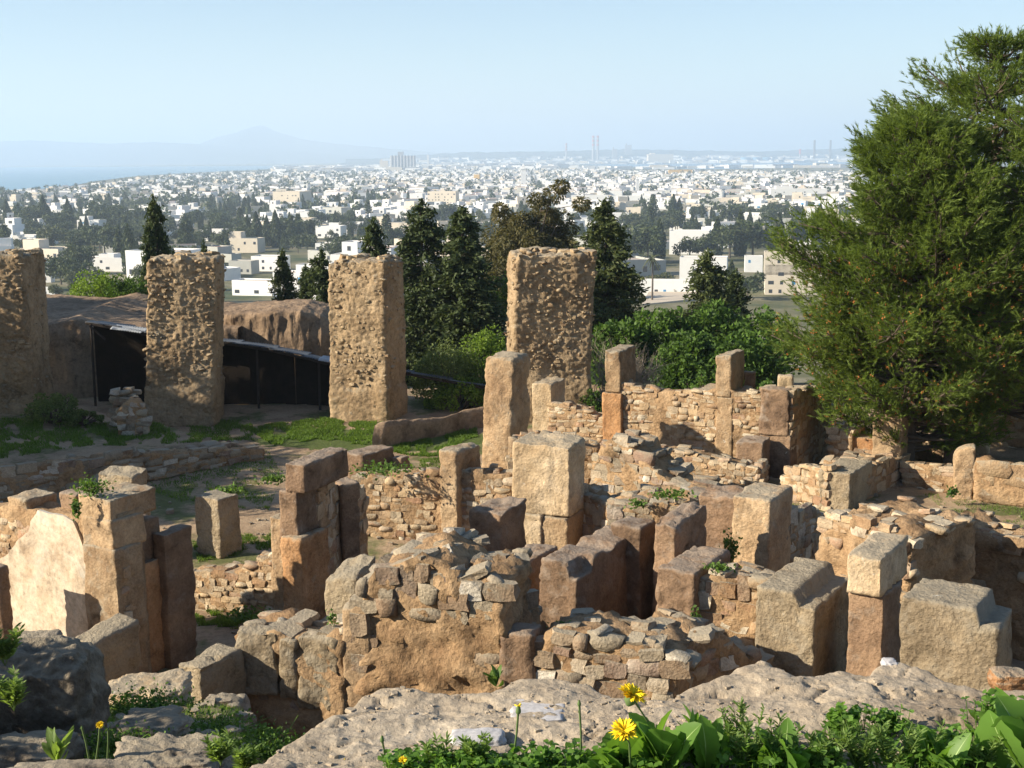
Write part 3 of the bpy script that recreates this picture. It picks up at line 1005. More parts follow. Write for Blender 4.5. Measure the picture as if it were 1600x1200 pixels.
# ---- back row: posts and the long coursed wall
B('upright_post', 'tall leaning round-topped stone post in the middle of the ruins', 'post', 746, 797, 826, 560, 33.6, 0, 'ochre', th=24, rad=0.16, taper=0.10, big=0.09, lean=(0, 2.5), pits=0.06)
B('upright_post', 'short pale post at the left end of the stepped low wall', 'post', 831, 862, 884, 600, 37.6, 0, 'pale', th=24, rad=0.05, ztop=slope_top(0, 0.0))
wall('rubble_wall', 'stepped low wall of small coursed stones before the right pier', (858, 37.6), (944, 36.9), [(858, 634), (880, 628), (890, 636), (915, 640), (925, 648), (944, 652)], thick=0.6, sw=0.26, sh=0.13, seed=42, low=710, end=True, capsize=0.28)
_tpa = thing('stone_post', 'two-stone post at the left end of the long coursed wall', 'post', at(970, 690, 36.6))
_tpa.location.z = 0
B('block', None, None, 945, 970, 994, 549, 36.6, mat='ochre', pb=614, parent=_tpa, th=24, rad=0.04)
B('block', None, None, 941, 971, 985, 616, 36.5, 0, 'orange', parent=_tpa, th=24, rad=0.04)
wall('rubble_wall', 'long sunlit coursed rubble wall at the back of the ruins', (968, 36.7), (1190, 34.7), [(968, 598), (985, 600), (1005, 606), (1040, 610), (1080, 612), (1110, 608), (1130, 604), (1150, 610), (1190, 612)], thick=0.6, sw=0.25, sh=0.145, seed=43, low=735, skip=((0.26, 0.375), (0.675, 0.80)), capsize=0.24, capn=0.7)
B('upright_post', 'orange upright stone set flush in the long coursed wall', 'post', 1028, 1054, 1060, 613, 36.0, 0, 'orange', th=28, depth=0.5, rad=0.03)
_tpb = thing('stone_post', 'two-stone post rising above the long coursed wall', 'post', at(1143, 720, 35.1))
_tpb.location.z = 0
B('block', None, None, 1119, 1143, 1165, 554, 35.1, mat='ochre', pb=621, parent=_tpb, th=28, ztop=slope_top(0.06, 0), rad=0.04)
B('block', None, None, 1119, 1145, 1158, 622, 35.05, 0, 'ochre', parent=_tpb, th=28, depth=0.5, rad=0.03)
B('upright_post', 'small dark post standing right behind the taller wall post', 'post', 1163, 1180, 1184, 582, 36.2, 0, 'brown', th=10, depth=0.3, rad=0.03)
B('cut_block', 'pale low block half hidden by the pine beyond the wall', 'stone block', 1216, 1240, 1262, 588, 40.0, 0, 'pale', th=10, depth=0.5)
_tpc = thing('masonry_pier', 'massive dark brown two-stone pier at the right end of the back wall', 'pier', at(1240, 755, 33.2))
_tpc.location.z = 0
B('block', None, None, 1187, 1234, 1250, 610, 33.2, mat='brown', pb=682, parent=_tpc, th=28, rad=0.08, pits=0.08, big=0.07, depth=0.6)
B('block', None, None, 1187, 1236, 1250, 681, 33.15, 0, 'brown', parent=_tpc, th=28, rad=0.06, pits=0.06, depth=0.6)
wall('shaded_wall', 'shaded stone wall running back from the massive brown pier', (1240, 33.3), (1300, 36.6), [(1240, 610), (1270, 606), (1300, 612)], thick=0.5, sw=0.3, sh=0.2, seed=44, low=760)
B('cut_block', 'brown block with a cut notch left of the massive brown pier', 'stone block', 1150, 1192, 1205, 692, 32.6, 0, 'brown', th=28, rad=0.05, ztop=slope_top(0.03, 0.03))
wall('rubble_wall', 'curving low rubble wall of small reddish stones in the middle', (1006, 32.9), (1186, 31.5), [(1006, 694), (1030, 700), (1060, 706), (1100, 712), (1140, 722), (1186, 732)], thick=0.65, sw=0.22, sh=0.14, seed=45, low=775, end=True)
wall('rubble_ramp', 'pointed ruin of a wall sloping down to the right of the plastered slab', (926, 30.6), (1066, 28.9), [(926, 722), (940, 690), (968, 684), (985, 692), (1000, 712), (1030, 740), (1066, 765)], thick=1.0, sw=0.34, sh=0.22, seed=46, mat='rubble_grey', low=800, capsize=0.28, corer=0.08)
wall('rubble_wall', 'reddish rubble wall top showing behind the plastered slab', (796, 31.2), (936, 31.0), [(796, 692), (830, 682), (870, 684), (900, 692), (936, 700)], thick=0.7, sw=0.3, sh=0.18, seed=47, low=760)
wall('shaded_wall', 'dark rubble wall in the gap right of the plastered slab', (898, 27.6), (962, 26.6), [(898, 760), (925, 778), (962, 790)], thick=0.6, sw=0.3, sh=0.22, seed=48, mat='rubble_grey', low=870)
wall('rubble_slope', 'low spread of earth and rubble behind the pair of uprights', (950, 25.8), (1120, 25.2), [(950, 800), (990, 790), (1040, 784), (1080, 778), (1120, 786)], thick=1.6, sw=0.34, sh=0.22, seed=49, mat='rubble_grey', low=850, capsize=0.3, corer=0.1)

# ---- terrace retaining wall, stone stack, low curved earth wall
wall('retaining_wall', 'long low shaded retaining wall of the grass terrace at the left', (-60, 30.6), (412, 36.1), [(-60, 738), (0, 733), (60, 726), (130, 718), (200, 708), (280, 706), (340, 700), (412, 700)], thick=0.6, sw=0.42, sh=0.22, seed=50, mat='rubble_grey', capsize=0.3, maxn=300, capn=0.22, corer=0.06)
_st = thing('stone_stack', 'small leaning stack of loose pale stones before the left pier', 'stone stack', on_plane(204, 668, 0.6))
_rs = np.random.RandomState(3)
for _k in range(46):
    t = _k / 45.0
    zc = 0.10 + t * 1.05
    rad = 0.55 - 0.25 * t
    stone(_st, (_rs.uniform(-rad, rad * 0.75) - 0.03, _rs.uniform(-0.3, 0.25), zc), (_rs.uniform(0.2, 0.38), _rs.uniform(0.2, 0.3), _rs.uniform(0.12, 0.22)), 0, 'rubble_grey', _rs, 14)
wall('stone_core', 'stub of mortared rubble inside the loose stone stack', (182, 36.9), (226, 36.9), [(182, 640), (200, 622), (215, 622), (226, 645)], thick=0.3, sw=0.3, sh=0.2, seed=51, mat='rubble_grey', low=690)


def curved_wall():
    pts = [(583, 690, 37.4), (600, 690, 37.5), (640, 681, 38.2), (690, 673, 39.0), (720, 664, 39.8), (760, 655, 40.4)]
    tops = [(583, 664), (600, 660), (640, 658), (690, 654), (720, 643), (760, 636)]
    n = 70
    px = np.linspace(583, 760, n)
    YY = np.interp(px, [p[0] for p in pts], [p[2] for p in pts])
    pt = np.interp(px, [p[0] for p in tops], [p[1] for p in tops])
    prof = [(-0.06, 0), (-0.03, 0.45), (0.0, 0.8), (0.08, 0.97), (0.3, 1.0), (0.5, 0.93), (0.58, 0.5), (0.62, 0)]
    V = []
    for dy, h in prof:
        for k in range(n):
            p = at(px[k], pt[k], YY[k])
            V.append((p.x + dy * 0.4, p.y + dy, -0.05 + (p.z + 0.05) * h))
    V = np.array(V)
    V += 0.05 * np.stack([fbm(V * 2, 3), fbm(V * 2 + 5, 3), fbm(V * 2.4 + 9, 3)], -1)
    F = grid_faces(len(prof) - 1, n - 1)[:, ::-1]
    end = [k * n for k in range(len(prof))]
    o = mk('earth_wall', V, F, M['earth'], smooth=True)
    tag(o, 'low curved earth wall on the grass right of the middle pier', 'wall')
    cap = mk('end_face', V[end], [[0, 1, 2, 3], [0, 3, 4, 7], [4, 5, 6, 7]], M['earth'], o)


curved_wall()

# ================================================================== the four great rubble piers
def pier(label, pl, pc, pr, pt, pb, Y, th, seed, depth=None, shear=0.0, lower=0.35):
    u, v = basis(th)
    C = at(pc, pt, Y)
    zb = at(pc, pb, Y).z - 0.7
    w = slide(C, -u, pl)
    d = depth or max(1.2, slide(C, v, pr))
    h = C.z - zb
    c = C - u * (w / 2) + v * (d / 2)
    root = thing('rubble_pier', label, 'pier', (c.x, c.y, zb), -R(th))
    nx, ny, nz = int(w / 0.04), int(d / 0.055), int(h / 0.04)
    P, F = box_grid(nx, ny, nz)
    p = (P - np.array((0.5, 0.5, 0))) * np.array((w, d, h))
    r = np.clip(0.10 + 0.10 * fbm(p * 1.5 + seed, 3) + 0.05 * fbm(p * 5 + seed, 2), 0.02, 0.4)
    q = p.copy()
    q[:, 0] = np.clip(p[:, 0], -w / 2 + r, w / 2 - r)
    q[:, 1] = np.clip(p[:, 1], -d / 2 + r, d / 2 - r)
    q[:, 2] = np.clip(p[:, 2], -9, h - r)
    dv = p - q
    L = np.linalg.norm(dv, axis=1)
    nrm = dv / np.maximum(L, 1e-6)[:, None]
    p = q + nrm * np.minimum(L, r)[:, None]
    sp = p + seed * 5.1
    t = P[:, 2]
    front = np.clip(-nrm[:, 1], 0, 1)
    amp = (0.45 + 0.55 * sstep(lower - 0.1, lower + 0.1, t)) * (0.65 + 0.35 * front)
    sq = sp * np.array((5.2, 5.2, 7.5))
    disp = amp * (0.055 * (0.42 - cells(sq * 1.7 + 0.5 * fbm(sp * 3, 2)[:, None])) + 0.042 * fbm(sp * np.array((6.5, 6.5, 9.0)), 5)) + 0.08 * fbm(sp * 0.8, 3) + 0.025 * fbm(sp * 3, 3)
    disp += 0.05 * (1 - sstep(lower - 0.02, lower + 0.02, t + 0.05 * fbm(sp * 1.2, 2)))
    disp += 0.06 * np.clip(fbm(np.stack([sp[:, 0] * 1.5, sp[:, 1] * 1.5, sp[:, 2] * 0.2], -1), 2), -1, 1)
    p = p + nrm * disp[:, None]
    p[:, 0] += shear * (p[:, 2] / h - 0.5)
    top = t > 0.985
    p[top, 2] += 0.12 * fbm(sp[top] * 1.3, 3) + 0.05 * fbm(sp[top] * 5, 2)
    mk('core', p, F, M['pier_core'], root, smooth=True)
    rs = np.random.RandomState(int(seed * 10) + 5)
    for k in range(270):
        tt = rs.uniform(0.0, 1.0) ** 0.8
        if tt < lower and rs.rand() < 0.65:
            tt = rs.uniform(lower, 0.98)
        z = 0.5 + tt * (h - 0.5)
        side = rs.rand()
        s = rs.uniform(0.05, 0.13)
        sz = (s * rs.uniform(0.9, 1.7), 0.2, s * rs.uniform(0.6, 1.1))
        xs = shear * (tt - 0.5)
        if side < 0.78:
            x, y, rz = rs.uniform(-w / 2 + 0.08, w / 2 - 0.08), -d / 2 + rs.uniform(0.07, 0.115), 0
        elif side < 0.89:
            x, y, rz = w / 2 - rs.uniform(0.03, 0.08), rs.uniform(-d / 2, d / 2), math.pi / 2
        else:
            x, y, rz = -w / 2 + rs.uniform(0.01, 0.07), rs.uniform(-d / 2, d / 2), math.pi / 2
        stone(root, (x + xs, y, z), sz, rz, 'pier_stone', rs, 16)
    for k in range(26):
        s = rs.uniform(0.14, 0.32)
        stone(root, (rs.uniform(-w / 2 + 0.15, w / 2 - 0.15) + shear * 0.5, rs.uniform(-d / 2 + 0.1, d / 2 - 0.1), h + rs.uniform(-0.05, 0.06)), (s * 1.3, s, s * 0.6), rs.uniform(0, 3), 'pier_stone', rs, 14)
    return root


pier('shaded rubble pier cut off by the left frame edge', -75, 34, 68, 400, 625, 40.2, -2, 1.3, lower=0.1)
pier('rubble pier with its foot in shade, second from the left', 219, 330, 358, 404, 652, 41.0, -4, 2.7, depth=1.9, shear=0.35, lower=0.3)
pier('sunlit rubble pier in the middle with grass at its foot', 510, 600, 646, 409, 657, 41.2, 17, 4.1, depth=1.75, shear=0.04, lower=0.28)
pier('sunlit rubble pier behind the leaning round-topped post', 800, 926, 930, 396, 640, 41.0, -7, 6.6, depth=1.7, shear=0.3, lower=0.3)

# ================================================================== shelter roof over the excavation
M['tin'] = plain_mat('weathered_tin', (0.115, 0.12, 0.125), 0.35, 4.0, 0.55, 0.25, metal=0.3)
M['tin_pale'] = plain_mat('pale_tin', (0.40, 0.42, 0.43), 0.25, 4.0, 0.5, 0.2, metal=0.2)
M['timber'] = plain_mat('dark_timber', (0.045, 0.035, 0.028), 0.3, 8.0, 0.8)
_sh = thing('shelter_roof', 'sagging dark sheet-metal shelter roof over the excavation behind the piers', 'shelter', (at(400, 640, 44).x, 44.5, 0))


def corrug(a, b, back, mat, name):
    """a corrugated sheet from a to b (front edge), running back"""
    a, b, back = Vector(a), Vector(b), Vector(back)
    L = (b - a).length
    n = max(8, int(L / 0.045))
    m = 6
    V = []
    for i in range(n + 1):
        for j in range(m + 1):
            p = a.lerp(b, i / n) + back * (j / m)
            p.z += 0.022 * math.sin(2 * math.pi * i * L / n / 0.09) + 0.03 * math.sin(j * 0.9 + i * 0.05)
            V.append(tuple(p - _sh.location))
    o = mk(name, V, grid_faces(n, m), mat, _sh, smooth=True)
    sd = o.modifiers.new('thick', 'SOLIDIFY')
    sd.thickness = 0.012
    return o


_edge = [(133, 503, 44.6), (186, 512, 44.4), (232, 522, 44.2), (300, 530, 44.0), (362, 536, 43.8), (420, 545, 43.6), (470, 556, 43.4), (518, 568, 43.2), (570, 574, 43.2), (640, 583, 43.2), (700, 594, 43.2), (757, 604, 43.2)]
for _k in range(len(_edge) - 1):
    p, q = at(*_edge[_k]), at(*_edge[_k + 1])
    far = 1.5 if _edge[_k][0] < 560 else 0.5
    corrug(p, q + Vector((0.05, 0, 0.0)), (0.1, far, -0.10 * far + 0.05 * rnd.random()), M['tin'], 'roof_sheet')
for px, py, Y, w in ((172, 514, 44.25, 1.1), (497, 563, 43.2, 0.9)):
    p = at(px, py, Y)
    corrug(p, p + Vector((w, -0.1, -0.16)), (0.1, 0.5, 0.12), M['tin_pale'], 'pale_sheet')
for _k, (px, py, Y) in enumerate([(140, 505, 44.55), (236, 524, 44.2), (300, 531, 44), (400, 543, 43.7), (497, 564, 43.3), (560, 575, 43.3)]):
    p = at(px, py, Y)
    v, f = tube([(p.x, p.y + 0.05, -0.1), (p.x + 0.02, p.y + 0.04, p.z - 0.03)], [0.05, 0.045], 6)
    mk('post', np.array(v) - np.array(_sh.location), f, M['timber'], _sh)
for _k in range(len(_edge) - 1):
    p, q = at(*_edge[_k]), at(*_edge[_k + 1])
    v, f = tube([(p.x, p.y + 0.06, p.z - 0.06), (q.x, q.y + 0.06, q.z - 0.06)], [0.05, 0.05], 6)
    mk('beam', np.array(v) - np.array(_sh.location), f, M['timber'], _sh)
p = at(140, 507, 44.55)
v, f = tube([(p.x, p.y, p.z - 0.05), (p.x + 0.5, p.y + 0.05, p.z - 0.55)], [0.035, 0.035], 6)
mk('brace', np.array(v) - np.array(_sh.location), f, M['timber'], _sh)

# added near-black panels: their colour stands in for deep shade under the roof
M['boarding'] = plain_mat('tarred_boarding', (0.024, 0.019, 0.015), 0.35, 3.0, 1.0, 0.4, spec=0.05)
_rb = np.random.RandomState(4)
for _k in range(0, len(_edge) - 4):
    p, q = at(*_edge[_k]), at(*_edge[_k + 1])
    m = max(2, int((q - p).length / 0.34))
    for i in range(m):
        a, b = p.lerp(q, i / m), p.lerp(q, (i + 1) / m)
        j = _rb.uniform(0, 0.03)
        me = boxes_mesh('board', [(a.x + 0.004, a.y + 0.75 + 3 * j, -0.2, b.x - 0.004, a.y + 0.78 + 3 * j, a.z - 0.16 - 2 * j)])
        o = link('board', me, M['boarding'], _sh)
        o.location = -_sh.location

# ================================================================== vegetation
M['bark'] = plain_mat('bark', (0.11, 0.085, 0.062), 0.3, 9.0, 0.9, 0.6)
M['pale_twig'] = plain_mat('dry_twig', (0.30, 0.25, 0.19), 0.2, 6.0, 0.9)
M['cypress'] = leaf_mat('cypress_leaf', (0.022, 0.038, 0.015), (0.085, 0.110, 0.036), 1.2, 0.22)
M['fir'] = leaf_mat('fir_leaf', (0.028, 0.044, 0.016), (0.105, 0.125, 0.038), 1.0, 0.22)
M['euc'] = leaf_mat('eucalyptus_leaf', (0.050, 0.053, 0.020), (0.145, 0.125, 0.050), 0.5, 0.3)
M['bright'] = leaf_mat('bright_leaf', (0.070, 0.125, 0.018), (0.23, 0.33, 0.05), 1.2, 0.45)
M['hedge'] = leaf_mat('hedge_leaf', (0.026, 0.058, 0.012), (0.115, 0.20, 0.034), 0.9, 0.38)
M['olive'] = leaf_mat('olive_leaf', (0.07, 0.10, 0.03), (0.20, 0.25, 0.085), 1.4, 0.4)
M['pine'] = leaf_mat('pine_needle', (0.050, 0.086, 0.015), (0.19, 0.255, 0.045), 0.8, 0.4)
M['pollen'] = plain_mat('pollen_cone', (0.40, 0.155, 0.045), 0.2, 6.0)
M['grass'] = leaf_mat('grass_blade', (0.060, 0.115, 0.018), (0.17, 0.27, 0.045), 0.6, 0.45)
M['weed'] = leaf_mat('weed_leaf', (0.045, 0.095, 0.018), (0.15, 0.25, 0.05), 3.0, 0.4)
M['fore'] = leaf_mat('herb_leaf', (0.065, 0.145, 0.022), (0.17, 0.31, 0.055), 9.0, 0.5, rough=0.45)
M['fore2'] = leaf_mat('feather_leaf', (0.095, 0.16, 0.035), (0.24, 0.34, 0.10), 9.0, 0.5)
M['rib'] = plain_mat('leaf_rib', (0.26, 0.36, 0.12), 0.1, 40.0, 0.5)
M['petal'] = plain_mat('yellow_petal', (0.85, 0.62, 0.02), 0.1, 60.0, 0.6)
M['bud'] = plain_mat('flower_bud', (0.10, 0.15, 0.05), 0.2, 80.0, 0.7)
M['town_leaf'] = leaf_mat('town_tree_leaf', (0.028, 0.042, 0.018), (0.085, 0.105, 0.038), 0.12, 0.2)
M['town_leaf2'] = leaf_mat('town_olive_leaf', (0.055, 0.065, 0.025), (0.13, 0.14, 0.055), 0.12, 0.2)


def unit(v):
    return v / np.maximum(np.linalg.norm(v, axis=-1, keepdims=True), 1e-9)


def quads(C, D, S, ln, wd):
    """leaf quads: centre, long axis, side axis, length, width -> verts, faces (kite shaped)"""
    n = len(C)
    ln = np.broadcast_to(np.asarray(ln, float), (n,))[:, None]
    wd = np.broadcast_to(np.asarray(wd, float), (n,))[:, None]
    V = np.stack([C - D * ln * 0.5, C + S * wd * 0.5 - D * ln * 0.05, C + D * ln * 0.5, C - S * wd * 0.5 - D * ln * 0.05], 1).reshape(-1, 3)
    F = np.arange(4 * n).reshape(n, 4)
    return V, F


def rand_dirs(n, rs):
    return unit(rs.normal(size=(n, 3)))


def leaf_cloud(C, ln, wd, rs, outward=None, spread=0.8):
    n = len(C)
    D = rand_dirs(n, rs)
    if outward is not None:
        D = unit(outward + spread * D)
    S = unit(np.cross(D, rand_dirs(n, rs)))
    return quads(C, D, S, ln * rs.uniform(0.7, 1.3, n), wd * rs.uniform(0.7, 1.3, n))


def trunk_parts(H, r, rs, lean=0.03, n=7):
    k = 8
    pts = [(lean * H * math.sin(t * 2.1) + rs.uniform(-0.01, 0.01) * H, lean * H * 0.5 * math.sin(t * 3 + 1), H * t) for t in np.linspace(0, 1, k)]
    return tube(pts, [r * (1 - 0.9 * t) + 0.004 for t in np.linspace(0, 1, k)], n)


def conifer_meshes(seed, H=8.0, Rm=1.5, nb=190, leaf=0.30, droop=0.25, clear=0.03, power=0.75, lumps=0.35, dens=46, mat='cypress'):
    """a tall evergreen: whorls of drooping limbs carrying flat sprays"""
    rs = np.random.RandomState(seed)
    Cs, Ds, limbs = [], [], []
    for b in range(nb):
        t = clear + (1 - clear) * rs.uniform(0, 1) ** 1.15
        az = rs.uniform(0, 2 * math.pi)
        env = (1 - t) ** power * (0.55 + 0.45 * min(1.0, t / 0.12))
        L = Rm * env * (1 - lumps + 2 * lumps * rs.rand() ** 1.3) + 0.12
        z0 = H * t
        dirh = np.array((math.cos(az), math.sin(az), 0))
        m = max(6, int(dens * (L / Rm) ** 0.7))
        s = rs.uniform(0.12, 1.0, m) ** 0.7
        up = rs.uniform(0.05, 0.5)
        base = np.array((0, 0, z0)) + dirh * (s * L)[:, None] + np.array((0, 0, 1)) * ((up * s - droop * 1.6 * s * s) * L)[:, None]
        base += rs.normal(scale=0.13 * (0.3 + L * 0.5), size=base.shape) * np.array((1, 1, 0.7))
        Cs.append(base)
        Ds.append(unit(dirh + np.array((0, 0, up - droop * 2)) + 0.55 * rs.normal(size=(m, 3))))
        if b % 4 == 0:
            limbs.append(tube([(0, 0, z0), tuple(dirh * L * 0.5 + np.array((0, 0, z0 + L * 0.5 * (up - droop * 0.8)))), tuple(dirh * L * 0.9 + np.array((0, 0, z0 + L * 0.9 * (up - droop * 1.4))))], [0.035, 0.022, 0.008], 4))
    C = np.concatenate(Cs)
    D = np.concatenate(Ds)
    tip = np.stack([rs.normal(scale=0.05, size=60), rs.normal(scale=0.05, size=60), H * rs.uniform(0.93, 1.03, 60)], -1)
    C = np.concatenate([C, tip])
    D = np.concatenate([D, unit(np.array((0, 0, 1)) + 0.5 * rs.normal(size=(60, 3)))])
    # two crossed kites per spray
    S1 = unit(np.cross(D, rand_dirs(len(C), rs)))
    V1, F1 = quads(C, D, S1, leaf * rs.uniform(0.6, 1.3, len(C)), leaf * 0.38)
    C2 = C + rs.normal(scale=leaf * 0.35, size=C.shape)
    D2 = unit(D + 0.7 * rs.normal(size=C.shape))
    S2 = unit(np.cross(D2, rand_dirs(len(C), rs)))
    V2, F2 = quads(C2, D2, S2, leaf * rs.uniform(0.5, 1.1, len(C)), leaf * 0.34)
    V, F = join([(V1, F1), (V2, F2)])
    tv, tf = join([trunk_parts(H * 0.97, H * 0.018 + 0.03, rs, 0.01)] + limbs)
    return mesh_np('crown', V, F), mesh_np('trunk', tv, tf, True), H, mat


def place_tree(name, label, meshes, loc, sc=1.0, rotz=0.0, cat='tree', group=None, sxy=None):
    crown, trunk, H, mat = meshes
    o = thing(name, label, cat, loc, rotz, group)
    link('trunk', trunk, M['bark'], o)
    link('crown', crown, M[mat], o)
    s2 = sc if sxy is None else sxy
    o.scale = (s2, s2, sc)
    return o


CON = [conifer_meshes(101, 8.0, 1.75, 300, 0.27, 0.25, 0.02, 0.62, lumps=0.3, dens=56),
       conifer_meshes(102, 8.0, 1.55, 300, 0.25, 0.32, 0.02, 0.5, lumps=0.35, dens=56),
       conifer_meshes(103, 8.0, 2.1, 320, 0.27, 0.18, 0.02, 0.66, lumps=0.35, dens=56, mat='fir'),
       conifer_meshes(104, 8.0, 1.2, 240, 0.23, -0.05, 0.02, 0.6, lumps=0.35, dens=50)]


def hill_tree(name, label, k, px, ytop, Y, wpx, rot=0.0, base_extra=0.0, cat='tree'):
    top = at(px, ytop, Y)
    zb = gzf(top.x, Y) - base_extra
    H = top.z - zb
    s = H / 8.0
    Rm = (1.75, 1.55, 2.1, 1.2)[k]
    sxy = (wpx / 2) * Y / FPX / (Rm * 0.86)
    return place_tree(name, label, CON[k], (top.x, Y, zb), s, rot, cat, None, sxy)


hill_tree('fir_tree', 'dark conical tree rising behind the second pier', 0, 240, 315, 62, 74, 0.4)
hill_tree('fir_tree', 'small conical tree between the second and the middle pier', 2, 441, 396, 64, 70, 1.0)
hill_tree('fir_tree', 'dark conifer just left of the middle pier', 1, 502, 398, 58, 84, 2.0)
hill_tree('fir_tree', 'leaning dark conifer top above the middle pier', 0, 583, 350, 62, 90, 3.0)
hill_tree('cypress_tree', 'tall dark conifer with bare twigs right of the middle pier', 1, 660, 321, 56, 110, 4.0)
hill_tree('cypress_tree', 'broad dark conifer between the middle pier and the right pier', 0, 722, 332, 55, 128, 5.0)
hill_tree('fir_tree', 'broad dark conifer right of the right pier', 2, 945, 319, 58, 138, 0.7)
hill_tree('fir_tree', 'brownish conifer before the white villas at the right', 2, 1106, 398, 70, 130, 1.7)
hill_tree('cypress_tree', 'slender dark conifer beside the brownish one', 3, 1150, 428, 74, 66, 1.7)
hill_tree('cypress_tree', 'small pointed conifer behind the second pier top', 3, 318, 386, 80, 34, 0.2)
hill_tree('cypress_tree', 'short conifer left of the bright bush', 3, 478, 420, 66, 50, 0.9)


def broadleaf_meshes(seed, Rx, Rz, leaf=0.12, clumps=60, per=120, mat='hedge', trunk_h=0.6, flat=0.85, fill=0.5, wide=0.6):
    rs = np.random.RandomState(seed)
    d = rand_dirs(clumps, rs)
    d[:, 2] = np.abs(d[:, 2]) * 1.1 - 0.25
    d = unit(d)
    rr = rs.uniform(fill, 1.0, clumps) ** 0.6
    cc = d * rr[:, None] * np.array((Rx, Rx * flat, Rz)) * 0.84
    cr = rs.uniform(0.18, 0.34, clumps) * min(Rx, Rz)
    C, O = [], []
    for k in range(clumps):
        e = rand_dirs(per, rs)
        C.append(cc[k] + e * (cr[k] * rs.uniform(0.55, 1.05, per) ** 0.5)[:, None])
        O.append(e)
    C = np.concatenate(C) + np.array((0, 0, trunk_h + Rz * 0.45))
    O = np.concatenate(O)
    V, F = leaf_cloud(C, leaf, leaf * wide, rs, O, 0.9)
    stems = []
    for k in range(min(clumps, 26)):
        p = cc[k] + np.array((0, 0, trunk_h + Rz * 0.45))
        stems.append(tube([(0, 0, 0), tuple(p * np.array((0.35, 0.35, 0.45))), tuple(p)], [0.05 * Rx / 2 + 0.02, 0.03, 0.008], 5))
    tv, tf = join(stems)
    return mesh_np('crown', V, F), mesh_np('trunk', tv, tf, True), trunk_h + Rz * 1.45, mat


def bush(name, label, px, ytop, Y, wpx, seed, mat='hedge', leaf=0.12, clumps=60, per=120, zb=None, cat='bush', fill=0.5, wide=0.6, squash=1.0):
    top = at(px, ytop, Y)
    z0 = gzf(top.x, Y) - 0.2 if zb is None else zb
    H = max(0.3, top.z - z0)
    Rx = wpx / 2 * Y / FPX
    Rz = H / 1.45
    ms = broadleaf_meshes(seed, Rx, Rz * squash, leaf, clumps, per, mat, H - 1.45 * Rz * squash, fill=fill, wide=wide)
    return place_tree(name, label, ms, (top.x, Y, z0), 1.0, 0, cat)


bush('bush', 'bright sunlit bush on the bank between the first two piers', 150, 418, 56.5, 110, 201, 'bright', 0.12, 50, 110, zb=1.6)
bush('bush', 'low dark bush on the bank beside the second pier', 200, 428, 55.8, 90, 202, 'hedge', 0.11, 46, 110, zb=1.8)
bush('bush', 'bright green bush with upright shoots between the two sunlit piers', 762, 506, 45.5, 120, 203, 'bright', 0.10, 60, 120)
bush('bush', 'grey-green feathery bush right of the middle pier', 700, 525, 44.6, 130, 204, 'olive', 0.08, 70, 150)
bush('bush', 'low green bush by the end of the shelter roof', 720, 590, 43.6, 130, 205, 'bright', 0.09, 50, 110)
bush('bush', 'dark green tree filling the gap left of the right pier', 785, 400, 57.5, 130, 206, 'hedge', 0.13, 70, 120, zb=-2.2)
for _k, (px, yt, Y, w, lab) in enumerate([(965, 492, 49, 120, 'dark bush at the left end of the hedge behind the bare shrub'), (1035, 476, 50, 140, 'dense green hedge bush above the bare grey shrub'),
                                           (1115, 474, 50.5, 150, 'dense green hedge bush behind the wall post'), (1190, 478, 50, 140, 'dense green hedge bush beside the big pine'),
                                           (1080, 520, 47, 130, 'lower hedge bush in shade before the hedge row'), (1165, 520, 46.5, 150, 'shadowy hedge bush behind the small dark post')]):
    bush('hedge_bush', lab, px, yt, Y, w, 210 + _k, 'hedge', 0.19, 60, 100, fill=0.7, zb=-0.3)
bush('weed', 'leafy bright weed behind the long coursed wall', 1090, 570, 41.5, 60, 220, 'weed', 0.10, 24, 40, zb=0)
bush('weed', 'bright weed between the small dark post and the pale block', 1197, 580, 39.5, 44, 221, 'weed', 0.10, 18, 40, zb=0)
bush('bush', 'scrubby shaded bush at the foot of the first pier', 80, 612, 38.4, 110, 222, 'olive', 0.08, 40, 90, zb=0.6)
bush('bush', 'dark scrub between the first pier and the stone stack', 130, 640, 38.0, 70, 223, 'olive', 0.08, 30, 70, zb=0.7)
bush('bush', 'small green shrub beside the right pier foot', 925, 598, 41.0, 46, 224, 'hedge', 0.08, 24, 70, zb=0)


def bare_shrub(label, px, ytop, Y, wpx, seed, n=46):
    rs = np.random.RandomState(seed)
    top = at(px, ytop, Y)
    H, W = top.z, wpx / 2 * Y / FPX
    o = thing('bare_shrub', label, 'shrub', (top.x, Y, 0))
    parts = []

    def twig(p, d, L, r, lev):
        d = np.array(d)
        q = p + d * L * 0.5 + rs.normal(scale=0.04 * L, size=3)
        e = p + d * L + rs.normal(scale=0.07 * L, size=3)
        parts.append(tube([tuple(p), tuple(q), tuple(e)], [r, r * 0.75, r * 0.45], 4))
        if lev < 3:
            for k in range(3 if lev else 4):
                twig(p + (e - p) * rs.uniform(0.4, 1.0), unit(d + 0.5 * rs.normal(size=3) + np.array((0, 0, 0.15))), L * rs.uniform(0.5, 0.72), r * 0.55, lev + 1)
    for k in range(n):
        az = rs.uniform(0, 6.28)
        sp = rs.uniform(0.1, 1.0)
        twig(np.array((rs.normal(0, 0.25), rs.normal(0, 0.2), 0.0)), unit(np.array((math.cos(az) * sp * W / H * 1.5, math.sin(az) * sp, 1.0))), H * rs.uniform(0.35, 0.6), 0.02, 1)
    v, f = join(parts)
    mk('twigs', v, f, M['pale_twig'], o)
    return o


bare_shrub('bare grey shrub of thin twigs behind the long coursed wall', 1000, 520, 43.5, 150, 301)
bare_shrub('sparse dry shrub against the right side of the right pier', 950, 512, 44.5, 60, 302, 22)


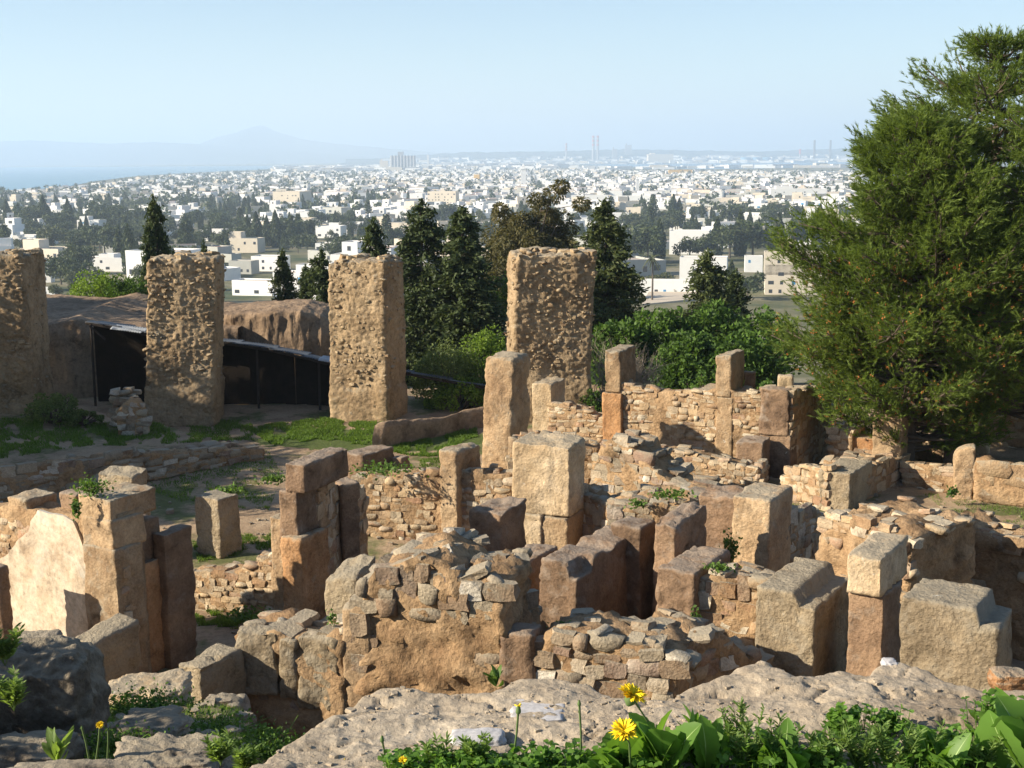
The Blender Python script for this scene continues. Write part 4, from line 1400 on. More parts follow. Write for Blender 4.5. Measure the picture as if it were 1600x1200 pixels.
# ------------------------------------------------------------------ eucalyptus
def eucalyptus():
    rs = np.random.RandomState(77)
    Y = 82.0
    c = at(822, 272, Y)
    zb = gzf(c.x, Y)
    H = c.z - zb
    W = 74 * Y / FPX
    o = thing('eucalyptus_tree', 'big open-crowned brownish tree standing behind the right pier', 'tree', (c.x, Y, zb))
    limbs, tips = [tube([(0, 0, 0), (0.1, 0, H * 0.3), (0.05, 0, H * 0.52)], [0.32, 0.25, 0.2], 8)], []
    for k in range(24):
        az = rs.uniform(0, 6.28)
        rad = W * rs.uniform(0.25, 0.98)
        e = np.array((math.cos(az) * rad, math.sin(az) * rad * 0.8, H * rs.uniform(0.62, 0.97) - 0.12 * H * (rad / W) ** 2))
        m = np.array((e[0] * 0.35, e[1] * 0.35, H * 0.5 + (e[2] - H * 0.5) * 0.5))
        limbs.append(tube([(0.05, 0, H * rs.uniform(0.3, 0.5)), tuple(m), tuple(e)], [0.13, 0.08, 0.025], 6))
        for t in range(6):
            b = m + (e - m) * rs.uniform(0.2, 1.05)
            f2 = b + rs.normal(size=3) * np.array((0.85, 0.85, 0.6))
            limbs.append(tube([tuple(b), tuple(f2)], [0.035, 0.012], 4))
            tips.append(f2)
    for k in range(26):
        az = rs.uniform(0, 6.28)
        tips.append(np.array((math.cos(az) * W * rs.uniform(0.5, 0.95), math.sin(az) * W * 0.7, H * rs.uniform(0.5, 0.66))))
    C, O = [], []
    for t in tips:
        m = 300
        e = rand_dirs(m, rs)
        C.append(t + e * (rs.uniform(0.55, 0.95) * rs.uniform(0.3, 1, m) ** 0.5)[:, None] * np.array((1, 1, 0.85)))
        O.append(unit(e + np.array((0, 0, -0.7))))
    C, O = np.concatenate(C), np.concatenate(O)
    V, F = leaf_cloud(C, 0.26, 0.10, rs, O, 0.6)
    v, f = join(limbs)
    mk('trunk', v, f, M['bark'], o, smooth=True)
    mk('crown', V, F, M['euc'], o)


eucalyptus()


# ------------------------------------------------------------------ the big pines at the right
def pine(label, px, ytop, Y, zb, prof, seed, nb, nsh, az_bias=None, needles=20):
    """prof: (height fraction, crown radius in m) along the trunk; shoots carry forward-pointing needles"""
    rs = np.random.RandomState(seed)
    top = at(px, ytop, Y)
    H = top.z - zb
    o = thing('pine_tree', label, 'tree', (top.x, Y, zb))
    pt = [p[0] for p in prof]
    pr = [p[1] for p in prof]
    limbs = [tube([(0, 0, -0.2), (0.08, 0.03, H * 0.3), (-0.05, 0.05, H * 0.6), (0.03, 0, H * 0.86), (0, 0, H)], [0.24, 0.19, 0.13, 0.06, 0.015], 8)]
    A, D, age = [], [], []
    for b in range(nb):
        t = prof[0][0] + (0.99 - prof[0][0]) * rs.uniform(0, 1)
        az = rs.uniform(0, 2 * math.pi)
        L = np.interp(t, pt, pr) * rs.uniform(0.5, 1.12) * (1 + 0.16 * math.sin(3 * az + 9 * t + seed) + 0.10 * math.sin(5 * az - 17 * t))
        dh = np.array((math.cos(az), math.sin(az), 0.0))
        up0, up1 = rs.uniform(-0.18, 0.12), rs.uniform(0.12, 0.5)
        s = np.linspace(0, 1, 6)
        path = np.array((0, 0, H * t)) + dh * (s * L)[:, None] + np.array((0, 0, 1.0)) * ((up0 * s + up1 * s ** 2.2) * L)[:, None]
        side = np.array((-dh[1], dh[0], 0.0))
        path += side * (0.12 * L * np.sin(s * 3 + rs.uniform(0, 6)))[:, None]
        limbs.append(tube([tuple(p) for p in path], list(0.015 + 0.045 * (1 - s) * min(1, L / 2.5)), 5))
        m = int(nsh * (0.25 + L / 3.0))
        ss = rs.uniform(0.22, 1.0, m) ** 0.65
        base = np.stack([np.interp(ss, s, path[:, k]) for k in range(3)], -1)
        tang = unit(path[-1] - path[-3])
        # side twigs fan out from the limb, shorter near its tip
        sl = rs.uniform(-1, 1, m) * (0.20 + 0.26 * L * (1.08 - ss))
        vz = rs.normal(0.03, 0.10, m) * L * 0.6
        off = side * sl[:, None] + dh * (np.abs(sl) * 0.5)[:, None] + np.array((0, 0, 1.0)) * vz[:, None]
        A.append(base + off)
        D.append(unit(dh * 0.75 + side * (np.sign(sl) * 0.45)[:, None] + np.array((0, 0, 0.55)) + 0.42 * rs.normal(size=(m, 3))))
        for j in range(0, m, 5):
            limbs.append(tube([tuple(base[j]), tuple(base[j] + off[j])], [0.012, 0.005], 3))
    for j in range(50):
        A.append(np.array([[rs.normal(0, 0.14), rs.normal(0, 0.14), H * rs.uniform(0.9, 1.0)]]))
        D.append(unit(np.array([[rs.normal(0, 0.3), rs.normal(0, 0.3), 1.0]])))
    A, D = np.concatenate(A), np.concatenate(D)
    n = len(A)
    Ls = rs.uniform(0.18, 0.42, n)
    # needles
    k = needles
    ta = rs.uniform(0, 1, (n, k))
    base = A[:, None, :] + D[:, None, :] * (ta * Ls[:, None])[..., None]
    nd = unit(D[:, None, :] * 1.0 + 0.55 * rand_dirs(n * k, rs).reshape(n, k, 3))
    ln = rs.uniform(0.09, 0.165, (n, k))[..., None]
    sd = unit(np.cross(nd, rand_dirs(n * k, rs).reshape(n, k, 3)))
    wd = 0.0105
    V = np.stack([base - sd * wd, base + sd * wd, base + nd * ln], 2).reshape(-1, 3)
    F = np.arange(len(V)).reshape(-1, 3)
    mk('crown', V, F, M['pine'], o)
    v, f = join(limbs)
    mk('trunk', v, f, M['bark'], o, smooth=True)
    # rusty clusters of pollen cones at shoot tips
    low = A[:, 2] < H * 0.62
    pick = np.nonzero(low & (rs.rand(n) < 0.10))[0]
    tip = A[pick] + D[pick] * Ls[pick][:, None]
    m = 6
    c = (tip[:, None, :] + rs.normal(scale=0.026, size=(len(tip), m, 3))).reshape(-1, 3)
    dd = unit(np.repeat(D[pick], m, 0) + 0.5 * rand_dirs(len(c), rs))
    V1, F1 = quads(c, dd, unit(np.cross(dd, rand_dirs(len(c), rs))), 0.055, 0.03)
    V2, F2 = quads(c, dd, unit(np.cross(dd, rand_dirs(len(c), rs))), 0.055, 0.03)
    V, F = join([(V1, F1), (V2, F2)])
    stuff(mk('pollen_cones', V, F, M['pollen'], o))
    return o


pine('broad green pine with rusty cones standing at the right', 1440, 182, 33.6, 0.0,
     [(0.07, 1.9), (0.14, 2.7), (0.26, 3.2), (0.38, 3.25), (0.5, 3.0), (0.65, 2.6), (0.78, 2.1), (0.9, 1.5), (1.0, 0.6)], 401, 300, 88, needles=19)
pine('taller pine cut off by the right frame edge behind the broad one', 1565, 55, 35.8, 0.0,
     [(0.10, 2.6), (0.25, 3.5), (0.45, 3.4), (0.6, 3.1), (0.75, 2.6), (0.88, 1.9), (1.0, 0.7)], 402, 270, 62, needles=19)
pine('pine beyond the right frame edge whose lowest branches hang in view', 1660, 110, 32.6, 0.0,
     [(0.16, 2.2), (0.3, 2.8), (0.5, 2.7), (0.7, 2.1), (0.9, 1.2), (1.0, 0.3)], 403, 150, 46, needles=16)

# ------------------------------------------------------------------ unseen trees and bushes put in to shade terrace, bank and lower left
_mb = broadleaf_meshes(229, 2.6, 4.6, 0.24, 100, 100, 'hedge', 1.6, fill=0.35)
for _k, (x, Y, H) in enumerate([(-19.4, 28.6, 7.3), (-20.6, 31.4, 7.9), (-21.4, 34.4, 8.1), (-22.4, 37.4, 8.4), (-23.2, 40.2, 8.8), (-24.4, 43.4, 9.0), (-25.6, 46.6, 9.4), (-27.0, 50.0, 10.0)]):
    place_tree('round_tree', ['dense tree nearest the camera in the row beyond the left frame edge', 'second tree of the row beyond the left frame edge', 'third tree of the row beyond the left frame edge', 'fourth tree of the row beyond the left frame edge', 'fifth tree of the row beyond the left frame edge', 'sixth tree of the row beyond the left frame edge', 'seventh tree of the row beyond the left frame edge', 'farthest tree of the row beyond the left frame edge'][_k],
               _mb, (x, Y, gzf(x, Y)), (H - gzf(x, Y)) / _mb[2], _k * 1.3, 'tree', 'trees beyond the left frame edge', 1.0)
_ms = broadleaf_meshes(230, 1.6, 1.7, 0.12, 70, 120, 'hedge', 0.3)  # unseen bushes, placed to throw shade over the boulder
for _k, (x, Y, z, s) in enumerate([(-6.4, 7.6, 4.3, 0.95), (-6.6, 10.0, 3.4, 1.1)]):
    place_tree('bush', 'dense bush on the slope beyond the lower left frame edge', _ms, (x, Y, z), s, _k * 2.0, 'bush', 'bushes beyond the lower left frame edge')


# ------------------------------------------------------------------ grass
def grass(name, label, polys, n, h, seed, zf=None, w=0.008):
    """blades scattered over pixel polygons (px, py) laid on the ground"""
    rs = np.random.RandomState(seed)
    X, Yy = [], []
    for poly, share in polys:
        P = np.array([(p[0], p[1]) for p in poly], float)
        lo, hi = P.min(0), P.max(0)
        m = int(n * share)
        q = rs.uniform(lo, hi, (m * 4, 2))
        inside = np.zeros(len(q), bool)
        j = len(P) - 1
        for i in range(len(P)):
            c = ((P[i, 1] > q[:, 1]) != (P[j, 1] > q[:, 1])) & (q[:, 0] < (P[j, 0] - P[i, 0]) * (q[:, 1] - P[i, 1]) / (P[j, 1] - P[i, 1] + 1e-9) + P[i, 0])
            inside ^= c
            j = i
        q = q[inside]
        cl = fbm(np.stack([q[:, 0] * 0.03, q[:, 1] * 0.07, q[:, 0] * 0 + seed], -1), 3)
        q = q[cl > -0.12][:m]
        for px, py in q:
            g = on_ground_fast(px, py)
            X.append(g[0])
            Yy.append(g[1])
    x, y = np.array(X), np.array(Yy)
    z = gz(x, y)
    k = len(x)
    az = rs.uniform(0, 6.28, k)
    hh = h * rs.uniform(0.5, 1.3, k)
    b = np.stack([x, y, z - 0.01], -1)
    s = np.stack([np.cos(az), np.sin(az), az * 0], -1) * w
    ln = np.stack([rs.normal(0, 0.4, k) * hh, rs.normal(0, 0.4, k) * hh, hh], -1)
    V = np.stack([b - s, b + s, b + ln], 1).reshape(-1, 3)
    o = mk(name, V, np.arange(3 * k).reshape(-1, 3), M['grass'])
    return stuff(tag(o, label, 'grass'))


_YS = np.concatenate([np.linspace(4, 60, 500)])


def on_ground_fast(px, py):
    d = _f + _r * ((px - 800) / FPX) + _u * ((600 - py) / FPX)
    zz = CAM_Z + d.z / d.y * _YS
    g = gz(d.x / d.y * _YS, _YS, False)
    i = int(np.argmax(zz < g))
    return d.x / d.y * _YS[i], _YS[i]


grass('grass', 'short sunlit grass around the foot of the middle pier', [([(385, 672), (500, 655), (600, 662), (745, 668), (748, 720), (640, 712), (560, 694), (430, 698)], 1.0)], 34000, 0.085, 1, w=0.018)
grass('grass', 'shaded grass on the terrace behind the retaining wall', [([(-40, 660), (60, 650), (160, 665), (390, 655), (405, 688), (250, 694), (120, 700), (-40, 722)], 1.0)], 20000, 0.09, 2, w=0.013)
grass('grass', 'scattered grass patches on the dirt court', [([(230, 735), (420, 705), (440, 740), (420, 800), (300, 790), (240, 770)], 0.4), ([(300, 850), (430, 828), (430, 860), (310, 880)], 0.3), ([(560, 730), (690, 715), (690, 735), (600, 740)], 0.2), ([(300, 955), (420, 950), (400, 990), (310, 980)], 0.25)], 14000, 0.07, 3, w=0.012)
grass('grass', 'grass and low weeds by the right-hand ruins', [([(1440, 775), (1600, 770), (1600, 830), (1500, 815)], 0.6), ([(1230, 775), (1290, 770), (1290, 795), (1230, 795)], 0.3)], 3500, 0.06, 4, w=0.009)
grass('grass', 'rough grass among the rocks in the lower left corner', [([(60, 1120), (160, 1090), (300, 1095), (400, 1120), (470, 1140), (440, 1200), (90, 1200)], 1.0)], 9000, 0.075, 5, w=0.006)

# ================================================================== the town below
M['white'] = plain_mat('whitewash', (0.78, 0.77, 0.74), 0.06, 0.4, 0.85, rand=0.10)
M['cream'] = plain_mat('cream_render', (0.66, 0.58, 0.46), 0.08, 0.4, 0.85, rand=0.12)
M['greywall'] = plain_mat('grey_render', (0.42, 0.42, 0.38), 0.1, 0.4, 0.85, rand=0.1)
M['yellow'] = plain_mat('yellow_render', (0.62, 0.38, 0.10), 0.08, 0.3, 0.8)
M['roof'] = plain_mat('flat_roof', (0.52, 0.43, 0.36), 0.12, 0.5, 0.9, rand=0.25)
M['terracotta'] = plain_mat('terracotta', (0.42, 0.19, 0.11), 0.15, 0.8, 0.85, rand=0.2)
M['pane'] = plain_mat('dark_window', (0.05, 0.055, 0.065), 0.2, 1.0, 0.25, spec=0.5)
M['blue'] = plain_mat('blue_shutter', (0.06, 0.24, 0.45), 0.1, 1.0, 0.5)
M['paving'] = plain_mat('pale_paving', (0.52, 0.44, 0.34), 0.12, 0.8, 0.9)
M['concrete'] = plain_mat('far_concrete', (0.36, 0.36, 0.36), 0.1, 0.05, 0.9)
M['red'] = plain_mat('red_band', (0.45, 0.07, 0.05), 0.1, 0.1, 0.7)
M['tank'] = plain_mat('tank_blue', (0.18, 0.35, 0.50), 0.1, 0.02, 0.6)

_WIN = boxes_mesh('window', [(-0.5, -0.5, -0.5, 0.5, 0.5, 0.5)])
_WIN.materials.append(M['pane'])
_WINB = boxes_mesh('window', [(-0.5, -0.5, -0.5, 0.5, 0.5, 0.5)])
_WINB.materials.append(M['blue'])


def vol_boxes(w, d, h, t=0.25, par=0.55):
    """walls with a parapet; the flat roof lies inside it"""
    return [(0, 0, -3, w, d, h), (0, 0, h, w, t, h + par), (0, d - t, h, w, d, h + par), (0, t, h, t, d - t, h + par), (w - t, t, h, w, d - t, h + par)]


class House:
    """a flat-roofed house made of one or more volumes; meshes are shared by its copies"""

    def __init__(s, seed, vols, wall='white', wins=None, roof='roof', blue=0.12):
        s.vols, s.wall, s.roof, s.blue = vols, wall, roof, blue
        rs = np.random.RandomState(seed)
        bx, rf = [], []
        s.wins = []
        for (x, y, z, w, d, h) in vols:
            for b in vol_boxes(w, d, h):
                bx.append((b[0] + x, b[1] + y, b[2] + z, b[3] + x, b[4] + y, b[5] + z))
            rf.append((x + 0.26, y + 0.26, z + h - 0.1, x + w - 0.26, y + d - 0.26, z + h + 0.06))
            fl = max(1, int(h // 3))
            for f in range(fl):
                zc = z + f * 3.0 + 1.7
                if zc > z + h - 0.7:
                    continue
                nx = max(1, int(w / 3.4))
                for i in range(nx):
                    if rs.rand() < 0.72:
                        s.wins.append((x + (i + 0.5 + rs.uniform(-0.15, 0.15)) * w / nx, y, zc, rs.choice([1.0, 1.2, 1.9]), 0))
                ny = max(1, int(d / 4.5))
                for i in range(ny):
                    if rs.rand() < 0.5:
                        s.wins.append((x, y + (i + 0.5) * d / ny, zc, 1.1, 1))
                        s.wins.append((x + w, y + (i + 0.5) * d / ny, zc, 1.1, 1))
        s.W = max(v[0] + v[3] for v in vols)
        s.D = max(v[1] + v[4] for v in vols)
        s.bm = boxes_mesh('wall', bx)
        s.rm = boxes_mesh('roof', rf)
        s.bm.materials.append(M[wall])
        s.rm.materials.append(M[roof])

    def place(s, name, label, cat, loc, rz, group, maxw, rs, scale=1.0):
        o = thing(name, label, cat, loc, rz, group)
        o.scale = (scale,) * 3
        off = Vector((-s.W / 2, -s.D / 2, 0))
        link('wall', s.bm, None, o, off)
        link('roof', s.rm, None, o, off)
        ws = s.wins if len(s.wins) <= maxw else sorted([s.wins[i] for i in rs.permutation(len(s.wins))], key=lambda q: q[4])[:maxw]
        for (x, y, z, w, ax) in ws:
            link('window', _WINB if rs.rand() < s.blue else _WIN, None, o, (x + off.x, y + off.y, z), None, (w, 0.08, 1.25) if ax == 0 else (0.08, w, 1.25))
        return o


_rsH = np.random.RandomState(900)
HV = []
for _k in range(14):
    w, d = _rsH.uniform(9, 16), _rsH.uniform(8, 12)
    h = _rsH.choice([3.4, 3.6, 6.4, 6.6])
    vols = [(0, 0, 0, w, d, h)]
    if _rsH.rand() < 0.6:
        w2 = w * _rsH.uniform(0.35, 0.6)
        vols.append((_rsH.choice([0.02, w - w2 - 0.02]), 1.5, h, w2, d * 0.6, 2.9))
    if _rsH.rand() < 0.6:
        vols.append((w - 0.02, _rsH.uniform(0.5, 2.5), 0, _rsH.uniform(4, 8), d * 0.7, h - 0.5 if h < 4 else 3.4))
    HV.append(House(_k, vols, ['white', 'white', 'white', 'cream', 'white', 'white', 'greywall'][_k % 7], roof='terracotta' if _k % 9 == 4 else 'roof'))


def px_building(name, label, cat, pl, pr, pt, pb, th, dratio=0.7, wall='white', roof='roof', extra=(), Y=None, blue=0.1, maxw=40, sink=0.0, nowin=False):
    """a building whose front spans columns pl..pr with its eaves at pt and its foot at pb"""
    g = on_ground((pl + pr) / 2, pb) if Y is None else None
    Yb = g.y if Y is None else Y
    u, v = basis(th)
    A = at(pl, pt, Yb)
    w = abs(slide(A, u, pr))
    foot = at((pl + pr) / 2, pb, Yb).z
    h = max(2.5, A.z - foot) + sink
    d = w * dratio
    vols = [(0, 0, 0, w, d, h)] + [(w * e[0], d * e[1], h if e[5] else 0, w * e[2], d * e[3], e[4]) for e in extra]
    H_ = House(int(pl), vols, wall, roof=roof, blue=blue)
    if nowin:
        H_.wins = []
    c = A + u * (H_.W / 2) + v * (H_.D / 2)
    return H_.place(name, label, cat, (c.x, c.y, A.z - h), -R(th), None, maxw, np.random.RandomState(int(pl)))


# ---- buildings one can pick out
px_building('villa', 'long white flat-roofed villa behind the brownish conifer', 'house', 1062, 1136, 404, 440, 12, 0.5, extra=((1.0, 0.1, 0.25, 0.7, 3.2, 0),), blue=0.0, maxw=3)
px_building('villa', 'large cream-fronted villa with a tall parapet beside the pine', 'house', 1196, 1300, 416, 462, 10, 0.6, 'cream', extra=((-0.02, 0.0, 0.98, 0.4, 4.5, 1),), maxw=16)
px_building('villa', 'small white annex with one blue window left of the cream villa', 'house', 1164, 1192, 402, 425, 8, 0.7, blue=1.0, maxw=1)
px_building('hall', 'big plain white hall among dark trees above the long villa', 'building', 1046, 1108, 362, 398, 14, 0.5, nowin=True)
px_building('villa', 'low white villa wing below the terrace with steps', 'house', 1000, 1095, 440, 462, 10, 0.25, maxw=2)
px_building('villa', 'white house with a roof terrace at the far left among trees', 'house', 120, 154, 345, 364, 14, 0.6, extra=((0.1, 0.1, 0.4, 0.6, 2.8, 1),), maxw=5)
px_building('villa', 'white house half hidden by trees behind the conical tree', 'house', 311, 346, 360, 377, 12, 0.7, maxw=4)
px_building('villa', 'grey boxy house with a dark window left of the middle pier', 'house', 357, 392, 409, 428, 20, 0.6, 'greywall', maxw=3)
px_building('villa', 'white house right of the grey boxy house', 'house', 392, 440, 402, 424, 15, 0.6, maxw=4)
px_building('villa', 'white house stepping down the slope left of the middle pier', 'house', 426, 492, 428, 470, 16, 0.6, extra=((0.5, 0.2, 0.45, 0.7, 2.6, 1),), maxw=4)
px_building('villa', 'low white house with a curved yard left of the small conifer', 'house', 362, 425, 440, 462, 18, 0.5, maxw=3)
px_building('villa', 'cream house wall above the middle pier', 'house', 602, 652, 388, 404, 8, 0.6, 'white', maxw=2)
px_building('villa', 'long white house below the tree belt at the left', 'house', 118, 196, 404, 424, 10, 0.4, extra=((0.45, 0.1, 0.3, 0.7, 1.6, 1),), maxw=4)
px_building('villa', 'cream house between dark trees at the left', 'house', 60, 98, 388, 402, 12, 0.6, 'cream', maxw=3)
px_building('shed', 'small bright white shed right of the first pier', 'shed', 60, 85, 452, 465, 10, 0.6, maxw=1)
px_building('villa', 'tall narrow white house right of the first pier', 'house', 58, 78, 416, 442, 8, 0.6, maxw=2)
px_building('block_building', 'big cream block standing over the middle-left roofs', 'building', 426, 468, 300, 324, 20, 0.8, 'cream', blue=0, maxw=14)
px_building('villa', 'white house with small dark windows above the left conifers', 'house', 514, 562, 349, 366, 14, 0.6, maxw=5)
px_building('villa', 'white two-storey house left of the apartment block', 'house', 500, 530, 322, 338, 12, 0.7, extra=((0.3, 0.1, 0.5, 0.7, 3.0, 1),), maxw=5)
px_building('apartment_block', 'cream apartment block with many windows left of the big brown tree', 'building', 668, 712, 300, 328, 14, 0.4, 'cream', blue=0, maxw=30)
px_building('apartment_block', 'narrow white apartment house beside the cream apartment block', 'building', 640, 660, 303, 322, 14, 0.6, 'white', blue=0, maxw=10)
px_building('row_house', 'long white row house above the broad dark conifer', 'house', 892, 950, 306, 320, 6, 0.3, maxw=8)
px_building('row_house', 'white row house right of the long row house', 'house', 955, 1020, 307, 322, 6, 0.3, maxw=8)
px_building('school', 'long bright white building near the pine', 'building', 1204, 1292, 296, 314, 6, 0.35, extra=((0.1, 0.1, 0.3, 0.6, 3.0, 1),), maxw=16)
px_building('depot', 'long yellow building at the edge of the lake', 'building', 1045, 1082, 266, 273, 4, 0.4, 'yellow', 'yellow', nowin=True)
px_building('tower_block', 'small orange block above the roofs left of the big brown tree', 'building', 740, 749, 273, 283, 10, 0.8, 'yellow', 'yellow', nowin=True)

# terrace with steps and a palm
_p0 = on_ground(1040, 470)


def slab_thing(name, label, cat, pts, z0, z1, mat):
    n = len(pts)
    V = [(x, y, z0) for x, y in pts] + [(x, y, z1) for x, y in pts]
    me = bpy.data.meshes.new(name)
    me.from_pydata(V, [], [list(range(n))[::-1], list(range(n, 2 * n))] + [[k, (k + 1) % n, n + (k + 1) % n, n + k] for k in range(n)])
    me.update()
    o = link(name, me, mat)
    return tag(o, label, cat)


_q = [on_ground(1003, 478), on_ground(1092, 470), on_ground(1098, 452), on_ground(1020, 452)]
_zt = max(q.z for q in _q) + 0.4
slab_thing('terrace', 'paved villa terrace in front of the low white wing', 'terrace', [(q.x, q.y) for q in _q], _zt - 6, _zt, M['paving'])


def minaret(label, px, pt, pb, wpx, Y):
    a, b = at(px, pt, Y), at(px, pb, Y)
    w = wpx * Y / FPX
    o = thing('minaret', label, 'tower', (b.x, Y, b.z))
    h = a.z - b.z
    link('shaft', boxes_mesh('shaft', [(-w / 2, -w / 2, -4, w / 2, w / 2, h * 0.78)]), M['white'], o)
    link('gallery', boxes_mesh('gallery', [(-w * 0.6, -w * 0.6, h * 0.78, w * 0.6, w * 0.6, h * 0.82)]), M['white'], o)
    link('lantern', boxes_mesh('lantern', [(-w * 0.28, -w * 0.28, h * 0.82, w * 0.28, w * 0.28, h * 0.96)]), M['white'], o)
    v, f = tube([(0, 0, h * 0.96), (0, 0, h * 1.04)], [w * 0.26, w * 0.02], 6)
    mk('cap', v, f, M['white'], o)


minaret('white square minaret above the big brown tree', 818, 257, 290, 8, 2300)
minaret('slim white minaret among the right-hand roofs', 996, 275, 300, 5, 1900)

# ---- houses, nearest ones singly, the rest as one mass
def limit_y(px):
    return np.interp(px, [-100, 0, 100, 150, 230, 300, 450, 560, 850, 1000, 1340], [306, 305, 297, 290, 280, 274, 266, 262, 263, 270, 271])


def tree_share(px, py):
    if py > 430:
        return 0.55
    if px < 600 and 314 < py < 395:
        return 0.86
    if 1030 < px < 1320 and 328 < py < 420:
        return 0.80
    if 335 < py <= 430:
        return 0.62
    if px < 560 and py > 285:
        return 0.34
    return 0.12


_rsC = np.random.RandomState(42)
cand_h, cand_t = [], []
Yc = 300.0
while Yc < 1700:
    st = 20.0 + Yc * 0.006
    xc = -0.43 * Yc
    while xc < 0.30 * Yc:
        x = xc + _rsC.uniform(-0.35, 0.35) * st
        y = Yc + _rsC.uniform(-0.4, 0.4) * st
        px, py = proj((x, y, float(gz(np.array([x]), np.array([y]), False)[0])))
        if (985 < px < 1310 and 388 < py < 480) or (350 < px < 505 and 398 < py < 480) or (52 < px < 210 and 398 < py < 480 and _rsC.rand() < 0.6):
            xc += st
            continue
        if -30 < px < 1345 and py > limit_y(px) and py < 475:
            if _rsC.rand() < tree_share(px, py) * 0.85 + 0.75 * float(pn(np.array([[x / 60.0, y / 110.0, 3.3]]))[0]):
                cand_t.append((x, y, px, py))
            elif _rsC.rand() < (0.62 if py > 345 else 0.95):
                cand_h.append((x, y, px, py))
        xc += st
    Yc += st * 0.95
cand_h.sort(key=lambda c: c[1])
_marks = [(px, py) for px, py in ((1100, 425), (1245, 440), (1178, 412), (1077, 380), (1048, 455), (137, 355), (328, 368), (375, 418), (415, 415), (460, 450), (395, 452), (627, 396), (157, 415), (80, 395), (72, 458), (68, 430), (447, 312), (538, 358), (515, 330), (690, 314), (650, 313), (920, 314), (988, 315), (1248, 305))]
cand_h = [c for c in cand_h if min(abs(c[2] - m[0]) / 42 + abs(c[3] - m[1]) / 18 for m in _marks) > 0.75]
_near_h, _rest_h = cand_h[:270], cand_h[270:]
_ZN = [(95, 'behind the first pier'), (215, 'between the first two piers'), (360, 'above the second pier'), (505, 'between the second and the middle pier'), (650, 'above the middle pier'), (760, 'above the tall dark conifers'), (930, 'around the big brown tree'),
       (1040, 'above the conifer right of the right pier'), (1170, 'above the long white villa'), (9999, 'beside the big pine')]


def _zone(px):
    return next(z for lim, z in _ZN if px < lim)


def _band(y):
    return 'near' if y < 480 else ('mid-distance' if y < 680 else ('farther' if y < 1000 else 'distant'))


_wn = {'white': 'white', 'cream': 'cream', 'greywall': 'grey'}
for (x, y, px, py) in _near_h:
    k = _rsC.randint(0, len(HV))
    hv = HV[k]
    z = gzf(x, y)
    dist = _band(y)
    two = any(v[2] > 0.1 for v in hv.vols) or hv.vols[0][5] > 5
    lab = f'{dist} {_wn[hv.wall]} {"two-storey" if two else "single-storey"} flat-roofed town house {_zone(px)}'
    hv.place('town_house', lab, 'house', (x, y, z), R(_rsC.choice([-16, -12, -20, 12, -34]) + _rsC.uniform(-4, 4)), f'{dist} {_wn[hv.wall]} {"two" if two else "one"}-storey houses {_zone(px)}', 6 if y < 520 else 3, _rsC, _rsC.uniform(0.9, 1.3) * (1.45 if y < 620 else 1.2))


def box_town(name, label, items):
    """many plain houses in one mesh: x, y, z, w, d, h, rot, wall material, roof material"""
    V, F, mi = [], [], []
    names = ['white', 'cream', 'greywall', 'roof', 'terracotta', 'concrete', 'pane']
    base = np.array([(-.5, -.5, 0), (.5, -.5, 0), (.5, .5, 0), (-.5, .5, 0), (-.5, -.5, 1), (.5, -.5, 1), (.5, .5, 1), (-.5, .5, 1)], float)
    fc = np.array([(4, 5, 6, 7), (0, 1, 5, 4), (1, 2, 6, 5), (2, 3, 7, 6), (3, 0, 4, 7)])
    for (x, y, z, w, d, h, rz, wm, rm) in items:
        p = base * np.array((w, d, h))
        c, s = math.cos(rz), math.sin(rz)
        q = np.stack([x + p[:, 0] * c - p[:, 1] * s, y + p[:, 0] * s + p[:, 1] * c, z + p[:, 2]], -1)
        F.append(fc + 8 * len(V))
        V.append(q)
        mi += [rm, wm, wm, wm, wm]
    me = mesh_np(name, np.concatenate(V), np.concatenate(F))
    for n in names:
        me.materials.append(M[n])
    me.polygons.foreach_set('material_index', np.array(mi, np.int32))
    return stuff(tag(link(name, me), label, 'town'))


items = []


def town_item(x, y, rs, big=1.0, two=0.4):
    z = gzf(x, y)
    w, d = rs.uniform(9, 22) * big, rs.uniform(9, 16) * big
    h = rs.choice([3.4, 4.0, 6.5, 7.0, 9.5], p=[.25, .25, .25, .15, .1]) * (0.7 + 0.3 * big)
    wm = rs.choice([0, 1, 2], p=[.70, .20, .10])
    rm = rs.choice([3, 0, 4], p=[.70, .12, .18])
    rz = R(rs.choice([-15, -22, 10]) + rs.uniform(-5, 5))
    items.append((x, y, z - 1, w, d, h + 1, rz, wm, rm))
    if rs.rand() < two:
        items.append((x + rs.uniform(-3, 3), y + rs.uniform(-2, 2), z + h, w * 0.45, d * 0.5, 2.8, rz, wm, rm))
    if rs.rand() < 0.6 and y < 2400:
        for t in range(rs.randint(1, 4)):
            u0 = rs.uniform(-0.35, 0.35) * w
            c, s = math.cos(rz), math.sin(rz)
            yy = -d / 2 - 0.02
            items.append((x + u0 * c - yy * s, y + u0 * s + yy * c, z + 1.0 + 3 * rs.randint(0, 2) * (h > 6), 1.3, 0.2, 1.4, rz, 6, 6))


for (x, y, px, py) in _rest_h:
    town_item(x, y, _rsC)
Yc = 1700.0
while Yc < 5200:
    st = 17 + (Yc - 1700) * 0.004
    xc = -0.43 * Yc
    while xc < 0.29 * Yc:
        x = xc + _rsC.uniform(-0.4, 0.4) * st
        y = Yc + _rsC.uniform(-0.4, 0.4) * st
        px, py = proj((x, y, SEA_Z))
        if -20 < px < 1345 and py > limit_y(px) and _rsC.rand() < (0.86 if px > 560 else 0.7):
            if _rsC.rand() < (0.14 if px > 560 else 0.32):
                cand_t.append((x, y, px, py))
            else:
                town_item(x, y, _rsC, 1.1, 0.3)
        xc += st
    Yc += st * 1.25
